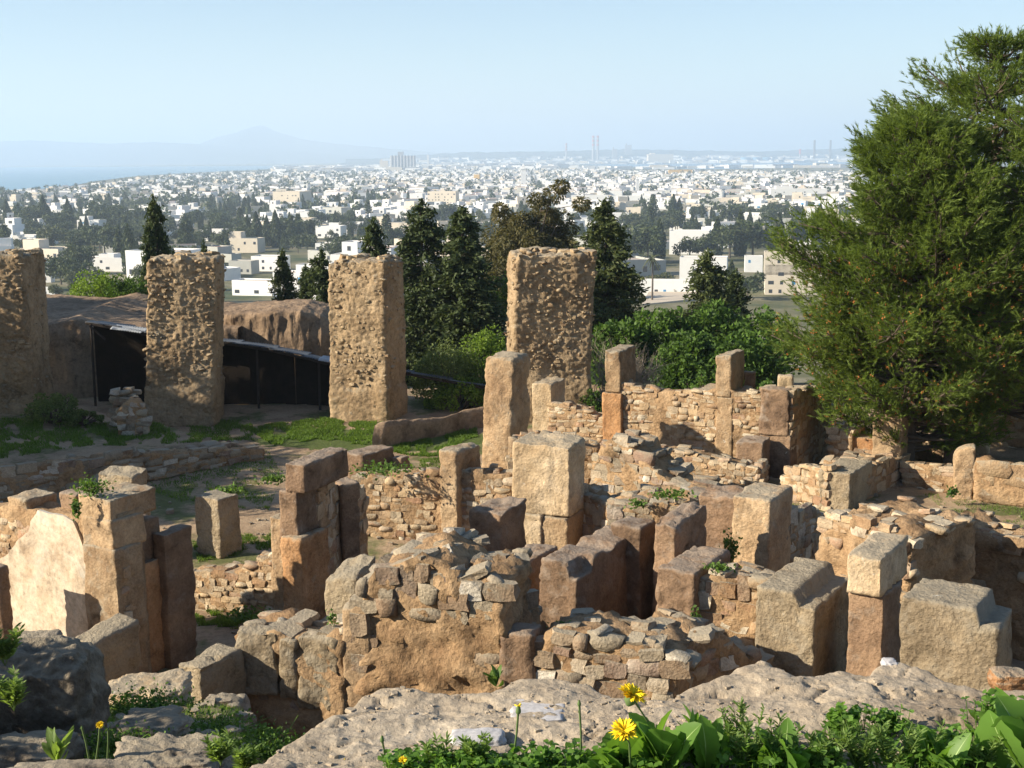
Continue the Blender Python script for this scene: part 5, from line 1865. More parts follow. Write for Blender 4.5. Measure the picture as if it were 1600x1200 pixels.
# the port towns on the spit and beyond the lake
for k in range(1500):
    Yq = _rsC.uniform(5200, 10500)
    px = _rsC.uniform(430, 1345)
    if px < 600:
        Yq = _rsC.uniform(5000, 7600)
    py0 = proj((0, Yq, SEA_Z))[1]
    p = at(px, 250, Yq)
    if 880 < px and 5600 < Yq < 8200:
        continue
    z = SEA_Z + 0.3 + (np.interp(Yq, [8200, 9500, 10500], [0, 6, 40]) if px > 560 else 0)
    s = _rsC.uniform(14, 44)
    items.append((p.x, Yq, z - 2, s * _rsC.uniform(1, 3), s, _rsC.uniform(8, 20), _rsC.uniform(-0.5, 0.5), _rsC.choice([0, 1, 5], p=[.6, .2, .2]), _rsC.choice([3, 0, 5])))
box_town('far_town', 'dense white far part of the town reaching to the lake and port', items)
# a slope of low ground that carries the towns beyond the lake
_V = []
for y_ in np.linspace(8000, 11000, 7):
    for px_ in np.linspace(540, 1700, 60):
        p = at(px_, 250, y_)
        _V.append((p.x, y_, SEA_Z + 0.25 + float(np.interp(y_, [8000, 8200, 9500, 10500, 11000], [-1.5, 0, 6, 40, 46]))))
struct(mk('plain', _V, grid_faces(6, 59)[:, ::-1], M['far_hill'], smooth=True))

# ---- town trees
_rsT = np.random.RandomState(5)


def small_tree(seed, kind):
    rs = np.random.RandomState(seed)
    if kind == 'cypress':
        n = 900
        t = rs.uniform(0.03, 1, n)
        rad = 0.13 * np.minimum(1, (1 - t) * 2.6 + 0.04) * (0.75 + 0.25 * np.minimum(1, t * 8))
        az = rs.uniform(0, 6.28, n)
        C = np.stack([np.cos(az) * rad * rs.uniform(0.6, 1.1, n), np.sin(az) * rad * rs.uniform(0.6, 1.1, n), t], -1)
        V, F = leaf_cloud(C, 0.10, 0.05, rs, np.tile(np.array((0, 0, 1.0)), (n, 1)), 0.5)
    elif kind == 'layered':
        C = []
        for k in range(13):
            t = 0.14 + 0.84 * k / 13
            L = 0.30 * (1 - t) ** 0.8 + 0.03
            m = int(90 * (L / 0.3) + 20)
            az = rs.uniform(0, 6.28, m)
            r = L * rs.uniform(0, 1, m) ** 0.6
            C.append(np.stack([np.cos(az) * r, np.sin(az) * r, t - 0.05 * (r / L) + rs.normal(0, 0.008, m)], -1))
        C = np.concatenate(C)
        V, F = leaf_cloud(C, 0.09, 0.045, rs)
    else:
        n = 1100
        cl = rs.uniform(-1, 1, (16, 3)) * np.array((0.34, 0.34, 0.22)) + np.array((0, 0, 0.62))
        i = rs.randint(0, 16, n)
        C = cl[i] + rand_dirs(n, rs) * rs.uniform(0.10, 0.2, n)[:, None]
        V, F = leaf_cloud(C, 0.10, 0.06, rs)
    tv, tf = tube([(0, 0, -0.15), (0, 0, 0.75)], [0.03, 0.012], 5)
    return mesh_np('crown', V, F), mesh_np('trunk', tv, tf, True), 1.0, 'town_leaf'


ST = {'cypress': [small_tree(1, 'cypress'), small_tree(2, 'cypress')], 'layered': [small_tree(3, 'layered')], 'round': [small_tree(4, 'round'), small_tree(5, 'round'), small_tree(6, 'round')]}
_c7 = small_tree(7, 'round')
ST['olive'] = [(_c7[0], _c7[1], 1.0, 'town_leaf2')]
_tn = {'cypress': 'slim dark cypress', 'layered': 'tiered dark araucaria', 'round': 'dark rounded tree', 'olive': 'pale green tree'}
cand_t.sort(key=lambda c: c[1])
cnt = {k: 0 for k in ST}
mass = []
for (x, y, px, py) in cand_t:
    kind = _rsT.choice(['cypress', 'layered', 'round', 'olive'], p=[.25, .05, .50, .20])
    H = {'cypress': _rsT.uniform(9, 17), 'layered': _rsT.uniform(13, 22), 'round': _rsT.uniform(8, 16), 'olive': _rsT.uniform(6, 11)}[kind]
    if y < 1700 and cnt[kind] < 290:
        cnt[kind] += 1
        ms = ST[kind][_rsT.randint(0, len(ST[kind]))]
        dist = _band(y)
        place_tree({'cypress': 'cypress_tree', 'layered': 'araucaria_tree', 'round': 'round_tree', 'olive': 'olive_tree'}[kind], f'{dist} {_tn[kind]} among the houses {_zone(px)}', ms, (x, y, gzf(x, y)), H, _rsT.uniform(0, 6), 'tree', f'{dist} {_tn[kind]} row {_zone(px)}', H * _rsT.uniform(0.75, 1.05))
        if _rsT.rand() < 0.75 and kind != 'layered':
            x2, y2 = x + _rsT.uniform(-9, 9), y + _rsT.uniform(-9, 9)
            H2 = H * _rsT.uniform(0.6, 1.1)
            cnt[kind] += 1
            place_tree({'cypress': 'cypress_tree', 'round': 'round_tree', 'olive': 'olive_tree'}[kind], f'{dist} {_tn[kind]} among the houses {_zone(px)}', ms, (x2, y2, gzf(x2, y2)), H2, _rsT.uniform(0, 6), 'tree', f'{dist} {_tn[kind]} row {_zone(px)}', H2 * _rsT.uniform(0.75, 1.05))
    else:
        mass.append((x, y, H, kind))
if mass:
    C, Ls = [], []
    for (x, y, H, kind) in mass:
        m = 26
        r = H * (0.16 if kind == 'cypress' else 0.42)
        z = gzf(x, y)
        C.append(np.array((x, y, z + H * 0.55)) + rand_dirs(m, _rsT) * np.array((r, r, H * 0.4)) * _rsT.uniform(0.5, 1, m)[:, None])
    C = np.concatenate(C)
    V, F = leaf_cloud(C, 5.0, 3.0, _rsT)
    stuff(tag(mk('far_trees', V, F, M['town_leaf']), 'far scattered dark trees among the distant roofs', 'trees'))


# ---- trees one can pick out, by the place where their foot shows
_MT = [('cypress', 12, 312, 352, 'cypress'), ('cypress', 30, 318, 358, 'x'), ('round', 52, 318, 362, 'x'), ('cypress', 70, 306, 362, 'x'), ('round', 90, 326, 366, 'x'), ('cypress', 108, 312, 360, 'x'), ('round', 168, 312, 360, 'x'), ('round', 200, 318, 362, 'x'),
       ('round', 236, 322, 360, 'x'), ('cypress', 188, 356, 420, 'x'), ('cypress', 204, 352, 430, 'x'), ('round', 164, 350, 402, 'x'), ('olive', 84, 350, 392, 'x'), ('cypress', 136, 356, 400, 'x'), ('layered', 290, 342, 408, 'x'), ('round', 96, 396, 446, 'x'), ('round', 118, 400, 448, 'x'),
       ('cypress', 388, 336, 384, 'x'), ('cypress', 402, 332, 388, 'x'), ('cypress', 418, 338, 386, 'x'), ('cypress', 432, 330, 388, 'x'), ('round', 450, 336, 386, 'x'), ('cypress', 466, 334, 382, 'x'), ('round', 346, 330, 362, 'x'), ('round', 300, 326, 358, 'x'),
       ('cypress', 525, 330, 365, 'x'), ('layered', 605, 330, 392, 'x'), ('round', 548, 368, 402, 'x'), ('round', 490, 340, 372, 'x'), ('layered', 1020, 300, 348, 'x'), ('cypress', 1052, 304, 346, 'x'), ('cypress', 1061, 310, 346, 'x'), ('round', 985, 348, 412, 'x'), ('round', 1012, 352, 414, 'x'),
       ('cypress', 1030, 344, 410, 'x'), ('round', 1078, 368, 408, 'x'), ('round', 1098, 364, 408, 'x'), ('cypress', 1120, 340, 402, 'x'), ('round', 1140, 346, 404, 'x'), ('cypress', 1156, 330, 400, 'x'), ('round', 1176, 340, 402, 'x'), ('round', 1200, 350, 402, 'x'), ('cypress', 1216, 334, 396, 'x'),
       ('round', 1240, 338, 394, 'x'), ('round', 1262, 336, 392, 'x'), ('cypress', 1280, 320, 388, 'x'), ('round', 1140, 316, 352, 'x'), ('round', 1180, 322, 350, 'x'), ('olive', 1018, 428, 456, 'x'), ('olive', 1040, 424, 452, 'x'), ('round', 1052, 446, 462, 'x'), ('round', 900, 352, 392, 'x'), ('olive', 870, 366, 396, 'x'),
       ('cypress', 1142, 408, 468, 'x'), ('round', 1168, 424, 470, 'x')]
_cnt2 = {}
for (kind, px, yt, yb, _d) in _MT:
    g = on_ground(px, yb)
    H = max(3.0, at(px, yt, g.y).z - g.z)
    ms = ST[kind][_rsT.randint(0, len(ST[kind]))]
    key = (kind, _zone(px))
    _cnt2[key] = _cnt2.get(key, 0) + 1
    place_tree({'cypress': 'cypress_tree', 'layered': 'araucaria_tree', 'round': 'round_tree', 'olive': 'olive_tree'}[kind], f'large {_tn[kind]} among the villas {_zone(px)}', ms, (g.x, g.y, g.z), H, _rsT.uniform(0, 6), 'tree', f'large {_tn[kind]} group {_zone(px)}', H * {'cypress': 1.1, 'layered': 1.0, 'round': 1.15, 'olive': 1.2}[kind])


def palm(label, px, ptop, pb):
    g = on_ground(px, pb)
    t = at(px, ptop, g.y)
    o = thing('palm_tree', label, 'tree', (g.x, g.y, g.z))
    h = t.z - g.z
    v, f = tube([(0, 0, 0), (0.1, 0, h * 0.5), (0, 0, h * 0.86)], [0.35, 0.28, 0.24], 6)
    mk('trunk', v, f, M['bark'], o, smooth=True)
    rs = np.random.RandomState(3)
    Vs = []
    for k in range(34):
        az = rs.uniform(0, 6.28)
        L = h * rs.uniform(0.16, 0.24)
        e = rs.uniform(-0.5, 1.2)
        d = np.array((math.cos(az), math.sin(az), 0))
        for q in range(6):
            s0, s1 = q / 6, (q + 1) / 6
            zf = lambda s: h * 0.86 + L * (e * s - 0.9 * s * s)
            sd = np.array((-d[1], d[0], 0)) * 0.28 * (1 - s0 * 0.8)
            a, b = d * L * s0, d * L * s1
            Vs += [a - sd + (0, 0, zf(s0) - 0.15), a + (0, 0, zf(s0)), b + (0, 0, zf(s1)), b - sd + (0, 0, zf(s1) - 0.15)]
            Vs += [a + (0, 0, zf(s0)), a + sd + (0, 0, zf(s0) - 0.15), b + sd + (0, 0, zf(s1) - 0.15), b + (0, 0, zf(s1))]
    mk('crown', Vs, np.arange(len(Vs)).reshape(-1, 4), M['town_leaf2'], o)


palm('lone tall palm left of the villa terrace', 1019, 392, 472)

# ---- industry on the skyline
def stack(label, px, pt, pb, wpx, Y, bands=5, mat='concrete'):
    a, b = at(px, pt, Y), at(px, pb, Y)
    o = thing('chimney_stack', label, 'chimney', (b.x, Y, b.z))
    h, r = a.z - b.z, wpx / 2 * Y / FPX
    v, f = tube([(0, 0, -30), (0, 0, h * 0.55)], [r * 1.15, r * 1.0], 10)
    mk('shaft', v, f, M[mat], o, smooth=True)
    for k in range(bands):
        z0, z1 = h * (0.55 + 0.45 * k / bands), h * (0.55 + 0.45 * (k + 1) / bands)
        v, f = tube([(0, 0, z0), (0, 0, z1)], [r * (1.0 - 0.1 * k / bands), r * (1 - 0.1 * (k + 1) / bands)], 10)
        mk('band', v, f, M['red' if (k % 2 == (bands - 1) % 2 and mat != 'bark') else mat], o, smooth=True)


stack('left one of the twin red-banded power station chimneys', 927, 212, 247, 4, 9600)
stack('right one of the twin red-banded power station chimneys', 934, 212, 247, 4, 9600)
stack('single red-banded chimney left of the twin chimneys', 885, 224, 248, 3, 9800)
stack('dark refinery chimney nearer the lake end', 1272, 219, 249, 3.5, 9300, 1, 'bark')
stack('dark refinery chimney beside the pine', 1297, 219, 249, 3.5, 9300, 1, 'bark')
stack('small pale chimney left of the refinery chimneys', 1250, 233, 250, 3, 9300, 1)
for _k, (px, w) in enumerate([(1165, 16), (1182, 14), (1198, 14), (1222, 10)]):
    a = at(px, 246, 9000)
    b = at(px, 252, 9000)
    r = w / 2 * 9000 / FPX
    o = tag(mk('storage_tank', *join([tube([(a.x, 9000, b.z - 8), (a.x, 9000, a.z)], [r, r], 16), tube([(a.x, 9000, a.z), (a.x, 9000, a.z + 3)], [r, 0.1], 16)]), M['tank' if _k < 3 else 'concrete'], smooth=False),
            ['leftmost pale blue storage tank beyond the lake', 'middle pale blue storage tank beyond the lake', 'third pale blue storage tank beyond the lake', 'small grey storage tank beyond the lake'][_k], 'tank')
for _k, (pl, pr, pt, pb, Y, lab, mt) in enumerate([(1013, 1052, 239, 253, 8900, 'long cream factory with roof turrets beyond the lake', 'cream'), (957, 965, 230, 249, 9700, 'grey tower block right of the twin chimneys', 'concrete'), (977, 987, 224, 240, 10600, 'tall far block above the right skyline', 'concrete'),
                                                  (593, 606, 249, 264, 5600, 'left pale block of the port grain silos', 'cream'), (667, 670, 240, 256, 6000, 'thin white tower in the port', 'white'), (1170, 1192, 252, 256, 8600, 'low white shed by the lake shore', 'white')]):
    a, b, c = at(pl, pt, Y), at(pr, pt, Y), at(pl, pb, Y)
    o = thing('factory_block', lab, 'building', (a.x, Y, c.z))
    W_, H_ = b.x - a.x, a.z - c.z
    link('body', boxes_mesh('body', [(0, 0, -10, W_, W_ * 0.6, H_ * 0.85)]), M[mt], o)
    link('roof_block', boxes_mesh('roof_block', [(W_ * (0.1 + 0.3 * k), W_ * 0.1, H_ * 0.85, W_ * (0.3 + 0.3 * k), W_ * 0.4, H_ * 1.0) for k in range(1)]), M[mt], o)
_o = thing('grain_silo', 'grey grain silos with a taller headhouse in the port', 'silo', at(626, 262, 5600))
for _k in range(8):
    a, c = at(612 + 5.0 * _k, 243, 5600), at(626, 262, 5600)
    v, f = tube([(a.x - c.x, 0, -10), (a.x - c.x, 0, a.z - c.z)], [6.6, 6.6], 10)
    mk('silo_cell', v, f, M['concrete'], _o, smooth=True)
_a = at(626, 237, 5600)
link('headhouse', boxes_mesh('headhouse', [(-12, 8, -5, 12, 24, _a.z - at(626, 262, 5600).z)]), M['concrete'], _o)

# ================================================================== foreground: rock ledge, herbs, boulders
LZ = CAM_Z - 0.8
_prof = [(250, 1330), (330, 1250), (380, 1205), (430, 1165), (480, 1138), (540, 1100), (575, 1078), (600, 1067), (650, 1074), (700, 1076), (760, 1074), (800, 1058), (850, 1056), (920, 1064), (960, 1078), (1010, 1080), (1060, 1074), (1100, 1058), (1150, 1042), (1195, 1034), (1225, 1048), (1260, 1052), (1300, 1046), (1350, 1052), (1385, 1030), (1440, 1044), (1500, 1062), (1540, 1074), (1600, 1066), (1800, 1060)]
_ex = np.array([on_plane(a, b, LZ).x for a, b in _prof])
_ey = np.array([on_plane(a, b, LZ).y for a, b in _prof])
_o = np.argsort(_ex)
_ex, _ey = _ex[_o], _ey[_o]


def ledge_z(x, y):
    x, y = np.asarray(x, float), np.asarray(y, float)
    p = np.stack([x, y, x * 0], -1).reshape(-1, 3)
    ed = np.interp(x, _ex, _ey) + 0.012 * fbm(p * 14, 3).reshape(x.shape)
    h = 0.015 * fbm(p * 3.2, 3).reshape(x.shape) + 0.007 * fbm(p * np.array((9, 13, 1)) + 3, 4).reshape(x.shape)
    k = h / 0.0055
    hs = 0.0055 * (np.floor(k) + sstep(0.0, 0.3, k - np.floor(k)))
    base = LZ + 0.35 * h + 0.65 * hs + 0.0022 * fbm(p * 42, 4).reshape(x.shape)
    # bedding: low steps following the length of the rock
    q = (y + 0.12 * x + 0.03 * fbm(p * 4 + 9, 3).reshape(x.shape)) * 11
    base += 0.004 * sstep(0.35, 0.55, q - np.floor(q))
    cr = fbm(p * np.array((5.0, 9.0, 1)) + 41, 4).reshape(x.shape)
    base -= 0.009 * np.exp(-(cr / 0.022) ** 2)
    base += 0.0014 * fbm(p * 95, 3).reshape(x.shape)
    t = np.clip((y - ed) / 0.16, 0, 1)
    return base - 1.2 * t ** 1.6 - 0.05 * np.clip((y - ed + 0.03) / 0.03, 0, 1) ** 2


_gx = np.concatenate([np.linspace(-0.75, 0.95, 340), np.linspace(0.97, 3.2, 80)])
_gy = np.linspace(1.2, 2.2, 250)
_X, _Yg = np.meshgrid(_gx, _gy, indexing='ij')
_Z = ledge_z(_X, _Yg)
o = mk('rock_ledge', np.stack([_X, _Yg, _Z], -1).reshape(-1, 3), grid_faces(419, 249), M['ledge'], smooth=True)
tag(o, 'sunlit pale rock ledge running along the bottom edge', 'rock ledge')


def pebble(name, label, px, py, wpx, hpx, dpx, mat, seed, Y=None, cat='stone', rough=0.16, zoff=0.0, parent=None, nsub=14, yaw=0.0, squash=None):
    """a rounded, broken stone; px, py is the middle of its foot"""
    if Y is None:
        p = on_plane(px, py, LZ)
        Y = p.y
    else:
        p = at(px, py, Y)
    k = Y / FPX
    w, h, d = wpx * k, hpx * k, dpx * k
    P, F = box_grid(nsub, nsub, nsub)
    q = (P - 0.5) * 2
    s = q / np.maximum(np.linalg.norm(q, axis=1), 1e-6)[:, None]
    q = 0.55 * q + 0.45 * s * 1.15
    q *= (1 + rough * fbm(s * 1.6 + seed, 4) + 0.3 * rough * fbm(s * 6 + seed, 3) - 0.6 * rough * np.clip(cells(s * 2.2 + seed) - 0.35, 0, 1))[:, None]
    v = q * np.array((w / 2, d / 2, h * 0.6)) + np.array((0, 0, h * 0.42))
    o = mk(name, v, F, M[mat], None, True, loc=(p.x, p.y + d * 0.3, p.z + zoff), rot=(0, 0, yaw))
    return tag(o, label, cat)


M['white_rock'] = stone_mat('white_stone', [(0.3, (0.34, 0.32, 0.30)), (0.5, (0.45, 0.43, 0.42)), (0.7, (0.53, 0.51, 0.50))], scale=9, fine=160, bump=0.3, bdist=0.004)
M['dark_rock'] = stone_mat('dark_boulder', [(0.3, (0.09, 0.072, 0.052)), (0.5, (0.165, 0.135, 0.10)), (0.72, (0.25, 0.21, 0.16))], scale=2.5, fine=40, bump=0.8, lichen=0.4)
pebble('white_stone', 'flat white stone lying on the rock ledge', 842, 1122, 92, 9, 100, 'white_rock', 1.0, zoff=-0.004)
pebble('white_stone', 'rough whitish stone half hidden in the herbs on the ledge', 745, 1166, 90, 18, 60, 'white_rock', 5.0, zoff=-0.004)
pebble('white_stone', 'small white stone embedded at the ledge rim', 1392, 1046, 24, 16, 30, 'white_rock', 9.0, zoff=-0.003)
pebble('orange_stone', 'orange stone at the right end of the ledge', 1580, 1072, 60, 24, 50, 'orange', 12.0, zoff=-0.004)
pebble('boulder', 'big dark boulder in shade at the lower left', 50, 1165, 190, 165, 170, 'dark_rock', 3.0, 8.6, 'boulder', 0.22, nsub=34, zoff=-0.1)
pebble('boulder', 'dark rock under the big boulder at the left frame edge', 20, 1215, 180, 70, 120, 'dark_rock', 8.0, 7.6, 'boulder', 0.25, nsub=24, zoff=-0.1)
pebble('rock', 'low pale rock behind the big dark boulder', 52, 1022, 76, 26, 60, 'rock', 15.0, 17.2, 'rock', 0.2, nsub=18)
pebble('rock', 'pointed grey rock in the lower left corner', 255, 1215, 190, 74, 120, 'rock', 21.0, 6.4, 'rock', 0.30, nsub=36, zoff=-0.12)
pebble('rock', 'long low rock along the bottom left edge', 110, 1222, 250, 40, 100, 'rock', 24.0, 6.0, 'rock', 0.25, nsub=30, zoff=-0.1)
pebble('rock', 'flat rock among the weeds below the big boulder', 230, 1145, 110, 34, 90, 'rock', 27.0, 9.8, 'rock', 0.25, nsub=22, zoff=-0.08)
pebble('rock', 'pale broken rock before the dark rounded block', 225, 1108, 130, 42, 110, 'pale', 30.0, 14.6, 'rock', 0.3, nsub=26, zoff=-0.05)
pebble('rock', 'rounded stone at the foot of the front wall left end', 350, 1140, 70, 46, 60, 'rock', 33.0, 15.6, 'rock', 0.2, nsub=20)
pebble('rock', 'smaller pale rock beside the low sunlit block', 185, 1098, 60, 26, 50, 'pale', 36.0, 15.5, 'rock', 0.3, nsub=18)


# ------------------------------------------------------------------ herbs
def blade(base, tip, width, rs, bend=0.25, fold=0.25, n=7, lobed=0.0):
    """a curved leaf from base to tip: verts, quads"""
    base, tip = np.array(base), np.array(tip)
    d = tip - base
    L = np.linalg.norm(d)
    d = d / L
    side = np.cross(d, np.array((0, 0, 1.0)) + 0.6 * rs.normal(size=3))
    side /= np.linalg.norm(side)
    up = np.cross(side, d)
    V = []
    for k in range(n + 1):
        t = k / n
        wv = width * 0.5 * (math.sin(math.pi * min(1, (0.05 + 0.95 * t) ** 1.35)) ** 0.75 + 0.03)
        if lobed:
            wv *= 1 - lobed * (k % 2)
        c = base + d * L * t + up * bend * L * (t - t * t) * 1.6
        V += [c - side * wv + up * fold * wv, c, c + side * wv + up * fold * wv]
    F = []
    for k in range(n):
        a = 3 * k
        F += [(a, a + 1, a + 4, a + 3), (a + 1, a + 2, a + 5, a + 4)]
    return V, F


_rsF = np.random.RandomState(88)
_tipy = [(560, 1196), (620, 1180), (680, 1165), (750, 1150), (830, 1172), (900, 1150), (960, 1130), (1010, 1100), (1060, 1120), (1110, 1095), (1150, 1105), (1200, 1120), (1260, 1125), (1310, 1092), (1350, 1110), (1400, 1100), (1450, 1125), (1500, 1105), (1540, 1070), (1600, 1062), (1700, 1060)]


def tipy(px):
    return float(np.interp(px, [t[0] for t in _tipy], [t[1] for t in _tipy]))


def herb_root(name, label, px, py=1215, cat='plant', group=None, Y=None):
    p = on_plane(px, py, LZ) if Y is None else at(px, py, Y)
    z = float(ledge_z(np.array([p.x]), np.array([p.y]))[0]) if Y is None else p.z
    return thing(name, label, cat, (p.x, p.y, z - 0.004), 0, group)


def px_m(n, Y=1.58):
    return n * Y / FPX


def broad_herb(label, px, py, n, Lpx, wpx, seed, mat='fore', up=0.7, spread=1.0, Y=None, lobed=0.0, name='broadleaf_herb', aim=None):
    rs = np.random.RandomState(seed)
    o = herb_root(name, label, px, py, Y=Y)
    k = (Y or 1.58) / FPX
    for i in range(n):
        az = rs.uniform(0, 6.28) if aim is None else aim[i][0]
        L = Lpx * k * rs.uniform(0.65, 1.1)
        e = up * rs.uniform(0.6, 1.4)
        tip = np.array((math.cos(az) * spread, math.sin(az) * spread * 0.7, e))
        tip = tip / np.linalg.norm(tip) * L
        v, f = blade((math.cos(az) * 0.004, math.sin(az) * 0.004, 0), tip, wpx * k * rs.uniform(0.7, 1.2), rs, rs.uniform(0.1, 0.35), 0.3, 15, lobed or 0.13)
        lf = mk('leaf', v, f, M[mat], o, smooth=True)
        vv = np.array(v)
        up_ = np.array((0, 0, 0.0006 * k / 0.0008))
        md = vv[1::3]
        wr = np.linspace(0.075, 0.015, len(md))[:, None]
        le = md + (vv[0::3] - md) * wr + up_
        ri = md + (vv[2::3] - md) * wr + up_
        rv = np.stack([le, ri], 1).reshape(-1, 3)
        mk('midrib', rv, [(2 * q, 2 * q + 1, 2 * q + 3, 2 * q + 2) for q in range(len(md) - 1)], M['rib'], lf, smooth=True)
    return o


def feather_herb(label, px, py, n, Lpx, seed, mat='fore2', Y=None):
    """upright shoots ringed by narrow leaflets"""
    rs = np.random.RandomState(seed)
    o = herb_root('feathery_herb', label, px, py, Y=Y)
    k = (Y or 1.58) / FPX
    for i in range(n):
        az = rs.uniform(0, 6.28)
        L = Lpx * k * rs.uniform(0.6, 1.1)
        d = np.array((math.cos(az) * 0.45, math.sin(az) * 0.3, 1.0))
        d /= np.linalg.norm(d)
        v, f = tube([(0, 0, 0), tuple(d * L * 0.5 + rs.normal(size=3) * 0.04 * L), tuple(d * L)], [0.0012, 0.001, 0.0005], 4)
        parts = []
        for j in range(34):
            t = rs.uniform(0.25, 1.0)
            a2 = rs.uniform(0, 6.28)
            q = unit(np.array([math.cos(a2), math.sin(a2), rs.uniform(0.3, 1.1)]))
            l2 = 18 * k * rs.uniform(0.6, 1.3) * (1.25 - 0.5 * t)
            parts.append(blade(d * L * t, d * L * t + q * l2, 3.6 * k, rs, 0.1, 0.2, 3))
        sv, sf = join([(v, f)] + parts)
        mk('shoot', sv, sf, M[mat], o, smooth=True)
    return o


def clover_patch(label, px, py, n, Rpx, hpx, seed, Y=None):
    rs = np.random.RandomState(seed)
    o = herb_root('clover', label, px, py, Y=Y)
    k = (Y or 1.58) / FPX
    parts = []
    for i in range(n):
        x, y = rs.normal(0, Rpx * 0.45 * k), rs.normal(0, Rpx * 0.3 * k)
        h = hpx * k * rs.uniform(0.4, 1.1)
        c = np.array((x * 1.15, y * 1.15, h))
        v, f = tube([(x, y, -0.006), tuple(c)], [0.0008, 0.0006], 3)
        parts.append((v, f))
        r = 10 * k * rs.uniform(0.7, 1.3)
        a0 = rs.uniform(0, 6)
        for q in range(3):
            a = a0 + q * 2.09
            tip = c + np.array((math.cos(a) * r, math.sin(a) * r, rs.uniform(-0.2, 0.5) * r))
            parts.append(blade(c, tip, r * 1.05, rs, 0.15, 0.15, 3))
    v, f = join(parts)
    mk('leaves', v, f, M['fore'], o, smooth=True)
    return o


def flower(label, px, py, rpx, Y, tilt=(0, 0), base=None, bud=False, name='yellow_flower', open_=1.0):
    """a composite flower on a stem with a green calyx"""
    rs = np.random.RandomState(int(px))
    c = at(px, py, Y)
    k = Y / FPX
    bp = at(base[0], base[1], Y + 0.03) if base else at(px, py + 110, Y)
    o = thing(name, label, 'flower', bp)
    rel = np.array(c - bp)
    r = rpx * k
    mid = rel * 0.55 + np.array((0.15 * r, 0, 0.3 * r))
    v, f = tube([(0, 0, 0), tuple(mid), tuple(rel - np.array((0, 0, r * 0.15)))], [0.0016 * k / 0.0008, 0.0014 * k / 0.0008, 0.0016 * k / 0.0008], 6)
    mk('stem', v, f, M['bud'], o, smooth=True)
    ax = unit(np.array((tilt[0], tilt[1], 1.0)))
    s1 = unit(np.cross(ax, np.array((0.3, 1, 0.1))))
    s2 = np.cross(ax, s1)
    v, f = tube([tuple(rel - ax * r * 0.75), tuple(rel - ax * r * 0.45), tuple(rel - ax * r * 0.1), tuple(rel + ax * r * (0.5 if bud else 0.05))], [r * 0.12, r * 0.36, r * 0.34, r * (0.16 if bud else 0.28)], 9)
    mk('calyx', v, f, M['bud'], o, smooth=True)
    if not bud or bud == 'tip':
        parts = []
        for i in range(130 if not bud else 14):
            a = rs.uniform(0, 6.28)
            lay = rs.uniform(0.0, 1.0)
            d = (s1 * math.cos(a) + s2 * math.sin(a)) * (1 - 0.35 * lay) * open_ + ax * (0.05 + 0.42 * lay)
            d = unit(d)
            L = r * rs.uniform(0.85, 1.1) * (1 - 0.25 * lay) * (0.7 if bud else 1)
            parts.append(blade(rel + ax * r * (0.3 if bud else 0.0), rel + ax * r * (0.3 if bud else 0) + d * L, r * 0.2, rs, 0.05, 0.2, 3))
        v, f = join(parts)
        mk('petals', v, f, M['petal'], o, smooth=True)
    return o


# the herb border, left to right; feet just below the picture's edge
broad_herb('big broad-leaved herb carrying the yellow flowers at the bottom centre', 1035, 1214, 15, 120, 55, 501, up=1.5)
broad_herb('broad-leaved herb with a tall pointed leaf right of the flowers', 1100, 1208, 12, 108, 45, 502, up=1.9)
broad_herb('broad dark leaves at the bottom left of the flowers', 955, 1216, 12, 80, 50, 503, up=1.2)
broad_herb('broad-leaved herb in the bottom right middle', 1225, 1222, 11, 96, 50, 504, up=1.5)
broad_herb('pale big-leaved herb rising at the right frame edge', 1572, 1180, 16, 104, 77, 505, up=1.3)
broad_herb('round-leaved herb leaning in from the bottom right corner', 1612, 1216, 14, 136, 82, 506, up=1.6)
broad_herb('single upright leaves in the bottom right part of the herbs', 1470, 1222, 9, 88, 42, 507, up=1.6)
broad_herb('low broad leaves under the white flat stone', 900, 1222, 9, 56, 37, 508, up=1.0)
_fe = [(690, 1204, 7, 60, 'left'), (745, 1206, 7, 64, 'second'), (1160, 1214, 9, 110, 'x'), (1215, 1210, 9, 96, 'x'), (1290, 1216, 8, 90, 'x'), (1345, 1212, 9, 104, 'x'), (1400, 1216, 9, 96, 'x'), (1450, 1206, 8, 84, 'x'), (1530, 1214, 9, 90, 'x')]
_fl = ['feathery herb at the left end of the ledge border', 'feathery herb before the rough whitish stone', 'tall feathery herb right of the broad-leaved flower plant', 'feathery herb below the middle of the ledge', 'feathery herb left of the clover clump', 'tall feathery herb below the clover clump', 'feathery herb right of the clover clump', 'low feathery herb before the ledge edge', 'feathery herb beside the pale big-leaved herb']
for _k, q in enumerate(_fe):
    feather_herb(_fl[_k], q[0], q[1], q[2] + 5, q[3], 520 + _k)
_cl = [(640, 1206, 60, 50, 30, 'clover mat at the left end of the herb border'), (715, 1212, 60, 60, 36, 'clover mat under the feathery herbs at the left'), (800, 1212, 80, 70, 40, 'clover mat at the bottom below the white stone'), (870, 1208, 60, 60, 44, 'clover mat left of the broad dark leaves'), (1320, 1158, 60, 40, 62, 'clump of clover standing up before the ledge'), (1385, 1150, 50, 36, 46, 'smaller clover clump right of the clover clump'), (1500, 1195, 70, 60, 60, 'clover mat at the bottom right'), (1560, 1140, 60, 50, 50, 'clover clump below the pale big-leaved herb'), (1180, 1215, 60, 60, 50, 'clover mat between the feathery herbs'), (1440, 1215, 70, 70, 50, 'dark clover mat at the bottom right middle'), (1270, 1218, 60, 60, 56, 'clover mat left of the tall feathery herb'), (990, 1222, 60, 60, 40, 'clover mat under the big broad-leaved herb')]
for _k, q in enumerate(_cl):
    clover_patch(q[5], q[0], q[1], q[2] + 20, q[3], q[4], 540 + _k)
